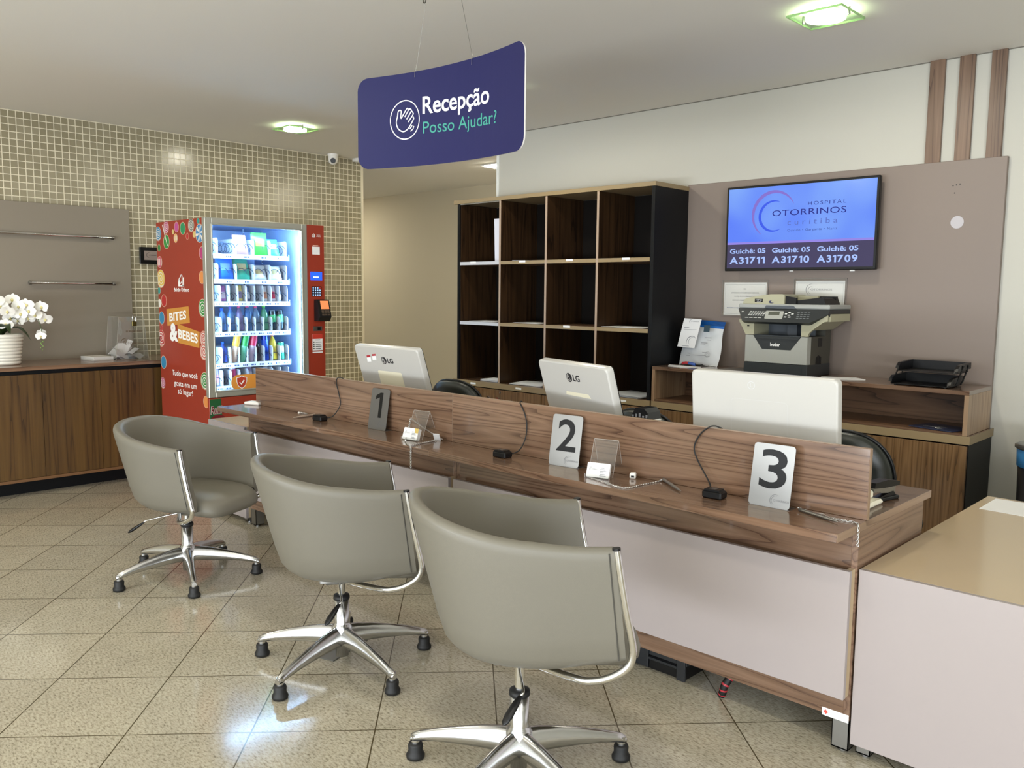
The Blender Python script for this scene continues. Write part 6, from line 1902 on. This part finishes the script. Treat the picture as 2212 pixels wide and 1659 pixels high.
# shelves with dividers, spirals and price strips
XF = -6.2 * SV
SH = [vz(z) for z in (1.728, 1.534, 1.361, 1.124, 0.877, 0.700)]
yp = lambda px: (3.188 + (px - 457) * 0.00406) * (XF / -6.30)
ye0, ye1 = cy0 + 0.008, yp(620.5)
c5 = [yp(p) for p in (432.5, 470, 508.7, 547, 583.5, 619.7)]
c9 = [ye1 - 0.0005 - 0.0677 * k for k in range(9, -1, -1)]
rows = [c5, c5, c9, c9, c9, c9]
M_COIL = mat('dark_spiral_wire', '#3a4a66', 0.3, 0.7)
def spiral(b, y, z, r, x0, x1, turns, n=14):
    pts = []
    N = int(turns * n)
    for i in range(N + 1):
        a = 2 * PI * i / n
        pts.append((x0 + (x1 - x0) * i / N, y + r * math.cos(a), z + r * math.sin(a)))
    return b.tube(pts, 0.0022, 5)
for ri, (z, cols) in enumerate(zip(SH, rows)):
    s = make('shelf', MB().box(XF - 0.40, XF + 0.004, ye0, ye1 + 0.004, z - 0.006, z), M_VSH, t)
    make('price_strip', MB().box(XF + 0.004, XF + 0.010, ye0, ye1 + 0.012, z - 0.034, z - 0.002, 0.001), mat('price_strip_white', '#e9eef4', 0.35), s)
    b = MB()
    for k in range(len(cols) - 1):
        yc = (max(cols[k], ye0) + cols[k + 1]) / 2
        for q_, w_ in ((-0.016, 0.010), (0.0, 0.006), (0.012, 0.008)):
            b.flat([(0, 0), (w_, 0), (w_, 0.011), (0, 0.011)], (XF + 0.0106, yc + q_, z - 0.024), Y_, Z_)
    make('price_print', b, mat('price_blue', '#2f4f8f', 0.5), s)
    hgt = {0: 0.112, 1: 0.112, 2: 0.118, 3: 0.105, 4: 0.118, 5: 0.115}[ri]
    for k, y in enumerate(cols):
        if y < ye0 - 0.02: continue
        y = max(y, ye0 + 0.002)
        prof = [(0.0, 0.0), (0.0, hgt - 0.02), (-0.006, hgt - 0.006), (-0.02, hgt), (-0.38, hgt), (-0.38, 0.0)]
        d = MB().prism(prof, (XF, y - 0.0025, z), X_, Z_, (0, 0.003, 0))
        make('divider', d, M_VSH, s)
    for k in range(len(cols) - 1):
        a, c = max(cols[k], ye0), cols[k + 1]
        if c < ye0 + 0.03: continue
        b = MB(); w_ = c - a
        if w_ > 0.1:
            spiral(b, a + w_ * 0.32, z + 0.044, 0.036, XF - 0.012, XF - 0.16, 3.5); spiral(b, a + w_ * 0.72, z + 0.044, 0.036, XF - 0.012, XF - 0.16, 3.5)
        else:
            spiral(b, a + w_ * 0.5, z + 0.036, 0.027, XF - 0.012, XF - 0.16, 3.5)
        make('spiral', b, M_COIL, s)
    make('shelf_latch', MB().box(XF - 0.02, XF + 0.008, ye1 + 0.006, ye1 + 0.018, z - 0.030, z + 0.012, 0.002), mat('latch_blue_grey', '#5f7fb0', 0.4), s)
for y in (ye1 + 0.012, ye1 - 0.145):
    b = MB().box(XF - 0.405, XF - 0.395, y, y + 0.012, cz0, cz1)
    make('slotted_rail', b, mat('rail_blue_grey', '#8fa3c4', 0.4), t)
b = MB()
for zz in range(48):
    for y in (ye1 + 0.012, ye1 - 0.145): b.box(XF - 0.395, XF - 0.3945, y + 0.003, y + 0.009, cz0 + 0.02 + 0.026 * zz, cz0 + 0.032 + 0.026 * zz)
make('rail_slot', b, M_INK, t)
make('cable', MB().tube(smooth_path([(XF - 0.20, yp(525), SH[0] - 0.01), (XF - 0.21, yp(532), SH[0] - 0.06), (XF - 0.20, yp(528), SH[1] - 0.04), (XF - 0.20, yp(530), SH[2] + 0.05)], 6), 0.007, 8).tube(smooth_path([(XF - 0.20, yp(536), SH[0] - 0.01), (XF - 0.2, yp(540), SH[0] - 0.04), (XF - 0.2, yp(534), SH[0] - 0.06)], 6), 0.005, 8), M_BLACKM, t)

# ---------------------------------------------------------------- what is for sale
GR = 'snacks and drinks in the vending machine'
M_VWH = mat('pack_white', '#e8ecee', 0.35)
def snack_bag(y, z, w_, h_, c1, c2, label, lean=0.25, x=None):
    b = MB(); n_ = 10; x = XF - 0.028 if x is None else x
    vs = []
    for s_ in (1, -1):
        for j in range(n_ + 1):
            for i in range(n_ + 1):
                u, v = i / n_ - 0.5, j / n_
                bul = (math.cos(PI * u) ** 0.7 if abs(u) < 0.499 else 0) * (math.sin(PI * v) ** 0.6 if 0 < j < n_ else 0)
                vs.append((x - lean * v * h_ + s_ * 0.022 * bul + 0.002 * math.sin(u * 30 + v * 9) * bul, y + u * w_ * (1 - 0.05 * bul), z + 0.001 + v * h_))
    m_ = (n_ + 1) ** 2
    fs = [(k * m_ + j * (n_ + 1) + i, k * m_ + j * (n_ + 1) + i + 1, k * m_ + (j + 1) * (n_ + 1) + i + 1, k * m_ + (j + 1) * (n_ + 1) + i) for k in (0, 1) for j in range(n_) for i in range(n_)]
    b.add(vs, fs, 0, True)
    for q_ in range(len(fs)):
        j = (q_ % (n_ * n_)) // n_; i = q_ % n_
        if 4 <= j <= 6 and 1 < i < 8: b.m[q_] = 1
    o = make('snack_bag', b, [mat('bag_' + c1, '#' + c1, 0.3), mat('bag_' + c2, '#' + c2, 0.3)])
    return tag(o, label, 'snack', GR)
def bottle(y, z, h_, r, body, cap, label, lean=-0.12):
    tt = thing('drink_bottle', label, 'bottle', (XF - 0.045, y, z + 0.001), 0, GR)
    f = h_ / 0.2; sh = Matrix.Rotation(lean, 4, 'Y')
    P = [(0, 0), (r * 0.85, 0), (r, 0.006), (r, 0.05 * f), (r * 0.9, 0.06 * f), (r * 0.9, 0.085 * f), (r, 0.095 * f), (r, 0.125 * f), (r * 0.75, 0.15 * f), (r * 0.38, 0.172 * f), (r * 0.36, 0.184 * f), (0, 0.184 * f)]
    b = MB(); b.xf = Matrix.Translation((0, 0, r * 0.13)) @ sh; b.lathe(P, n=18); make('bottle_body', b, body, tt, world=False)
    b = MB(); b.xf = Matrix.Translation((0, 0, r * 0.13)) @ sh; b.lathe([(0, 0.178 * f), (r * 0.45, 0.178 * f), (r * 0.45, 0.2 * f), (0, 0.2 * f)], n=16); make('cap', b, cap, tt, world=False)
    return tt
def can(y, z, h_, r, c1, c2, label, lean=-0.1):
    tt = thing('drink_can', label, 'can', (XF - 0.045, y, z + 0.001), 0, GR)
    sh = Matrix.Translation((0, 0, r * 0.11)) @ Matrix.Rotation(lean, 4, 'Y')
    b = MB(); b.xf = sh; b.lathe([(0, 0), (r * 0.8, 0), (r, 0.008), (r, h_ - 0.012)], n=20); make('can_body', b, mat('can_' + c1, '#' + c1, 0.25, 0.3), tt, world=False)
    b = MB(); b.xf = sh; b.lathe([(r, h_ - 0.012), (r * 0.86, h_), (r * 0.8, h_ - 0.003), (0, h_ - 0.004)], n=20); make('can_top', b, M_ALU, tt, world=False)
    b = MB(); b.xf = sh; b.lathe([(r * 1.004, h_ * 0.35), (r * 1.006, h_ * 0.36), (r * 1.006, h_ * 0.72), (r * 1.004, h_ * 0.73)], n=20); make('label_band', b, mat('can_' + c2, '#' + c2, 0.3), tt, world=False)
    return tt
def bar(y, z, w_, h_, c1, c2, label):
    tt = thing('snack_bar', label, 'snack', (XF - 0.03, y, z + 0.001), 0, GR)
    sh = Matrix.Rotation(-0.18, 4, 'Y') @ Matrix.Translation((0, 0, 0.002))
    b = MB(); b.xf = sh; b.box(-0.018, 0.0, -w_ / 2, w_ / 2, 0, h_, 0.005); make('wrapper', b, mat('bar_' + c1, '#' + c1, 0.3), tt, world=False)
    b = MB(); b.xf = sh; b.box(0.0, 0.0008, -w_ * 0.36, w_ * 0.36, h_ * 0.15, h_ * 0.6); make('label_print', b, mat('bar_' + c2, '#' + c2, 0.3), tt, world=False)
    return tt
def tube_can(y, z, h_, r, c1, c2, label):
    tt = thing('crisp_tube', label, 'snack', (XF - 0.045, y, z + 0.001), 0, GR)
    sh = Matrix.Translation((0, 0, r * 0.14)) @ Matrix.Rotation(0.10, 4, 'Y') @ Matrix.Rotation(-0.16, 4, 'X')
    b = MB(); b.xf = sh; b.lathe([(0, 0), (r, 0), (r, h_ * 0.55)], n=20); make('tube_body', b, mat('tube_' + c1, '#' + c1, 0.3), tt, world=False)
    b = MB(); b.xf = sh; b.lathe([(r, h_ * 0.55), (r, h_ - 0.012)], n=20); make('tube_print', b, mat('tube_' + c2, '#' + c2, 0.3), tt, world=False)
    b = MB(); b.xf = sh; b.lathe([(r * 1.05, h_ - 0.012), (r * 1.05, h_), (0, h_)], n=20); make('lid', b, M_VWH, tt, world=False)
    return tt
mid5 = lambda k: (max(c5[k], ye0) + c5[k + 1]) / 2
mid9 = lambda k: (max(c9[k], ye0) + c9[k + 1]) / 2
z = SH[0]
snack_bag(mid5(0) - 0.02, z, 0.060, 0.10, '2a6fd8', '59b6e8', 'blue snack bag at the far left of the top vending shelf')
snack_bag(mid5(2) - 0.012, z, 0.110, 0.145, 'b78fc0', 'd9cf9a', 'pink and cream snack bag on the top vending shelf', 0.35)
snack_bag(mid5(3) - 0.006, z, 0.128, 0.165, '46c23a', 'a8e04a', 'bright green snack bag, tallest on the top vending shelf', 0.12)
snack_bag(mid5(4) - 0.022, z, 0.095, 0.125, '49b8b0', 'd8a878', 'teal and orange snack bag at the right of the top vending shelf', 0.35)
z = SH[1]
snack_bag(mid5(0) - 0.025, z, 0.05, 0.10, 'e0d0c8', 'd07050', 'white and orange snack bag at the far left of the second vending shelf')
snack_bag(mid5(1) - 0.004, z, 0.128, 0.160, '2464cf', '6f9be0', 'royal blue snack bag, tall, on the second vending shelf', 0.15)
snack_bag(mid5(2) - 0.008, z, 0.120, 0.165, '3fa98f', 'cfc79a', 'sea green snack bag with a pale label on the second vending shelf', 0.35)
snack_bag(mid5(3) - 0.01, z, 0.115, 0.108, 'd6dce0', 'c9b98a', 'white snack bag beside the sea green one on the second vending shelf', 0.4)
snack_bag(mid5(4) - 0.01, z, 0.105, 0.105, 'd2dadf', 'bfae7c', 'white snack bag at the right end of the second vending shelf', 0.4)
z = SH[2]
bar(mid9(1), z, 0.046, 0.112, 'b070b8', 'e8dff0', 'purple snack pouch on the third vending shelf')
bar(mid9(3), z, 0.038, 0.118, 'd8c878', '8a80a8', 'yellow topped snack bar on the third vending shelf')
bar(mid9(4), z, 0.026, 0.110, '4a5a8a', 'd0d8e8', 'thin dark snack bar on the third vending shelf')
bar(mid9(6), z, 0.040, 0.115, 'cfd0d8', 'c88a70', 'pale snack bar with an orange mark on the third vending shelf')
bar(mid9(7), z, 0.042, 0.118, 'e0dcea', 'c8405a', 'white and red snack bar on the third vending shelf')
bar(mid9(8) - 0.01, z, 0.02, 0.115, 'a59ac8', 'c8c0e0', 'thin lilac snack bar at the right end of the third vending shelf')
M_WATER = mat('clear_bottle_blue', '#5f8fd0', 0.12, trans=0.5)
M_GRB = mat('pale_green_bottle', '#6fc09a', 0.12, trans=0.5)
M_PKC = mat('pink_cap', '#e0578a', 0.4); M_GNC = mat('green_cap', '#6fd05a', 0.4); M_PUC = mat('purple_cap', '#6a5aa8', 0.4); M_BLC = mat('blue_cap', '#2a5fd0', 0.4)
z = SH[3]
bottle(mid9(1), z, 0.165, 0.026, M_WATER, M_BLC, 'blue drink bottle with a blue cap on the fourth vending shelf')
bottle(mid9(2), z, 0.180, 0.026, M_WATER, M_PUC, 'water bottle with a purple cap on the fourth vending shelf')
bottle(mid9(3), z, 0.185, 0.026, mat('mauve_bottle', '#8a7fb0', 0.15, trans=0.4), M_PKC, 'mauve drink bottle with a pink cap on the fourth vending shelf')
bottle(mid9(4), z, 0.190, 0.027, M_WATER, M_PKC, 'water bottle with a pink cap in the middle of the fourth vending shelf')
bottle(mid9(5), z, 0.185, 0.027, mat('grey_blue_bottle', '#7fa0c8', 0.12, trans=0.5), M_PKC, 'pale water bottle with a pink cap left of the green one')
bottle(mid9(6), z, 0.190, 0.027, M_GRB, M_GNC, 'pale green drink bottle with a green cap on the fourth vending shelf')
can(mid9(7), z, 0.155, 0.026, '1d2b33', '3f9a5f', 'left one of two dark green drink cans on the fourth vending shelf')
can(mid9(8) - 0.004, z, 0.155, 0.026, '1d2b33', '3f9a5f', 'right one of two dark green drink cans on the fourth vending shelf')
z = SH[4]
bottle(mid9(1), z, 0.150, 0.027, mat('indigo_bottle', '#3a4fa0', 0.2), M_BLC, 'indigo drink bottle on the fifth vending shelf')
tube_can(mid9(2), z, 0.215, 0.026, 'd8b8a0', 'e8b040', 'yellow crisp tube on the fifth vending shelf')
tube_can(mid9(3), z, 0.215, 0.026, '6fc0a0', '2fa050', 'green crisp tube on the fifth vending shelf')
tube_can(mid9(4), z, 0.215, 0.026, 'b8a8c0', 'c83058', 'red and white crisp tube on the fifth vending shelf')
bottle(mid9(5), z, 0.165, 0.025, mat('dark_cola_bottle', '#2a2430', 0.15), mat('red_cap', '#d03050', 0.4), 'dark drink bottle with a red cap on the fifth vending shelf')
can(mid9(6), z, 0.210, 0.026, '1f50c8', '1f5ae0', 'tall royal blue drink can on the fifth vending shelf')
bottle(mid9(7), z, 0.200, 0.027, mat('yellow_drink_bottle', '#c9b23a', 0.15), mat('salmon_cap', '#e0806a', 0.4), 'yellow drink bottle on the fifth vending shelf')
can(mid9(8) - 0.004, z, 0.140, 0.027, '2f9f80', 'b8d8d0', 'short sea green drink can at the right of the fifth vending shelf')
z = SH[5]
bar(mid9(0) + 0.01, z, 0.03, 0.13, 'c0b0d8', 'e8a0b8', 'lilac snack bar at the left end of the lowest vending shelf')
can(mid9(2), z, 0.150, 0.024, 'd0c8e0', 'd84a80', 'pink and lilac drink can on the lowest vending shelf')
bar(mid9(4), z, 0.04, 0.15, 'b8b0e0', 'e8e4f4', 'lilac wrapped bar on the lowest vending shelf near the middle')
bar(mid9(6), z, 0.04, 0.12, 'd8dce8', 'e0a860', 'white bar with an orange mark on the lowest vending shelf')

# ================================================================ things on the floor
t = thing('floor_outlet', 'steel floor outlet plate in the granite under the middle chair', 'floor outlet', (-2.80, 1.92, 0))
b = MB(); b.xf = Matrix.Translation((-2.80, 1.925, 0.0)) @ Matrix.Rotation(math.radians(-72), 4, 'Z')
b.box(-0.115, 0.115, -0.055, 0.055, 0.0, 0.004, 0.001)
make('plate', b, mat('dull_floor_plate', '#6a6964', 0.45, 0.7), t)
b = MB(); b.xf = Matrix.Translation((-2.80, 1.925, 0.0042)) @ Matrix.Rotation(math.radians(-72), 4, 'Z')
for x, y in ((0.09, -0.03), (0.06, -0.03), (0.03, -0.03), (-0.08, 0.03), (-0.05, 0.03)): b.flat([(p[0] + x, p[1] + y) for p in disc_pts(0.009, 14)], (0, 0, 0), X_, Y_)
make('hole', b, M_INK, t)
t = thing('black_case', 'black plastic case lying on the floor under the near desk', 'case', (-1.72, 2.76, 0))
b = MB().box(-1.86, -1.635, 2.668, 2.85, 0.0, 0.055, 0.004)
make('body', b, M_BLACKP, t)
b = MB().box(-1.86, -1.80, 2.66, 2.668, 0.005, 0.078, 0.002).box(-1.668, -1.632, 2.656, 2.668, 0.0, 0.085, 0.002).box(-1.80, -1.668, 2.66, 2.668, 0.04, 0.05, 0.001)
b.box(-1.86, -1.632, 2.668, 2.69, 0.055, 0.078, 0.002)
make('latch', b, mat('case_edge', '#26282b', 0.3), t)
t = thing('cable_bundle', 'black and red taped cable end hanging under the near desk', 'cable', (-1.46, 2.67, 0))
pth = smooth_path([(-1.475, 2.655, 0.008), (-1.468, 2.652, 0.022), (-1.462, 2.655, 0.05), (-1.448, 2.675, 0.085), (-1.435, 2.70, 0.13), (-1.43, 2.72, 0.20)], 6)
make('cable', MB().tube(pth, 0.014, 12), M_BLACKM, t)
b = MB()
for i in (3, 8, 12, 16): b.tube([pth[i] + Vector((0, 0, -0.001)), pth[i + 1]], 0.0146, 12)
make('red_tape', b, mat('red_tape', '#b5303a', 0.5), t)
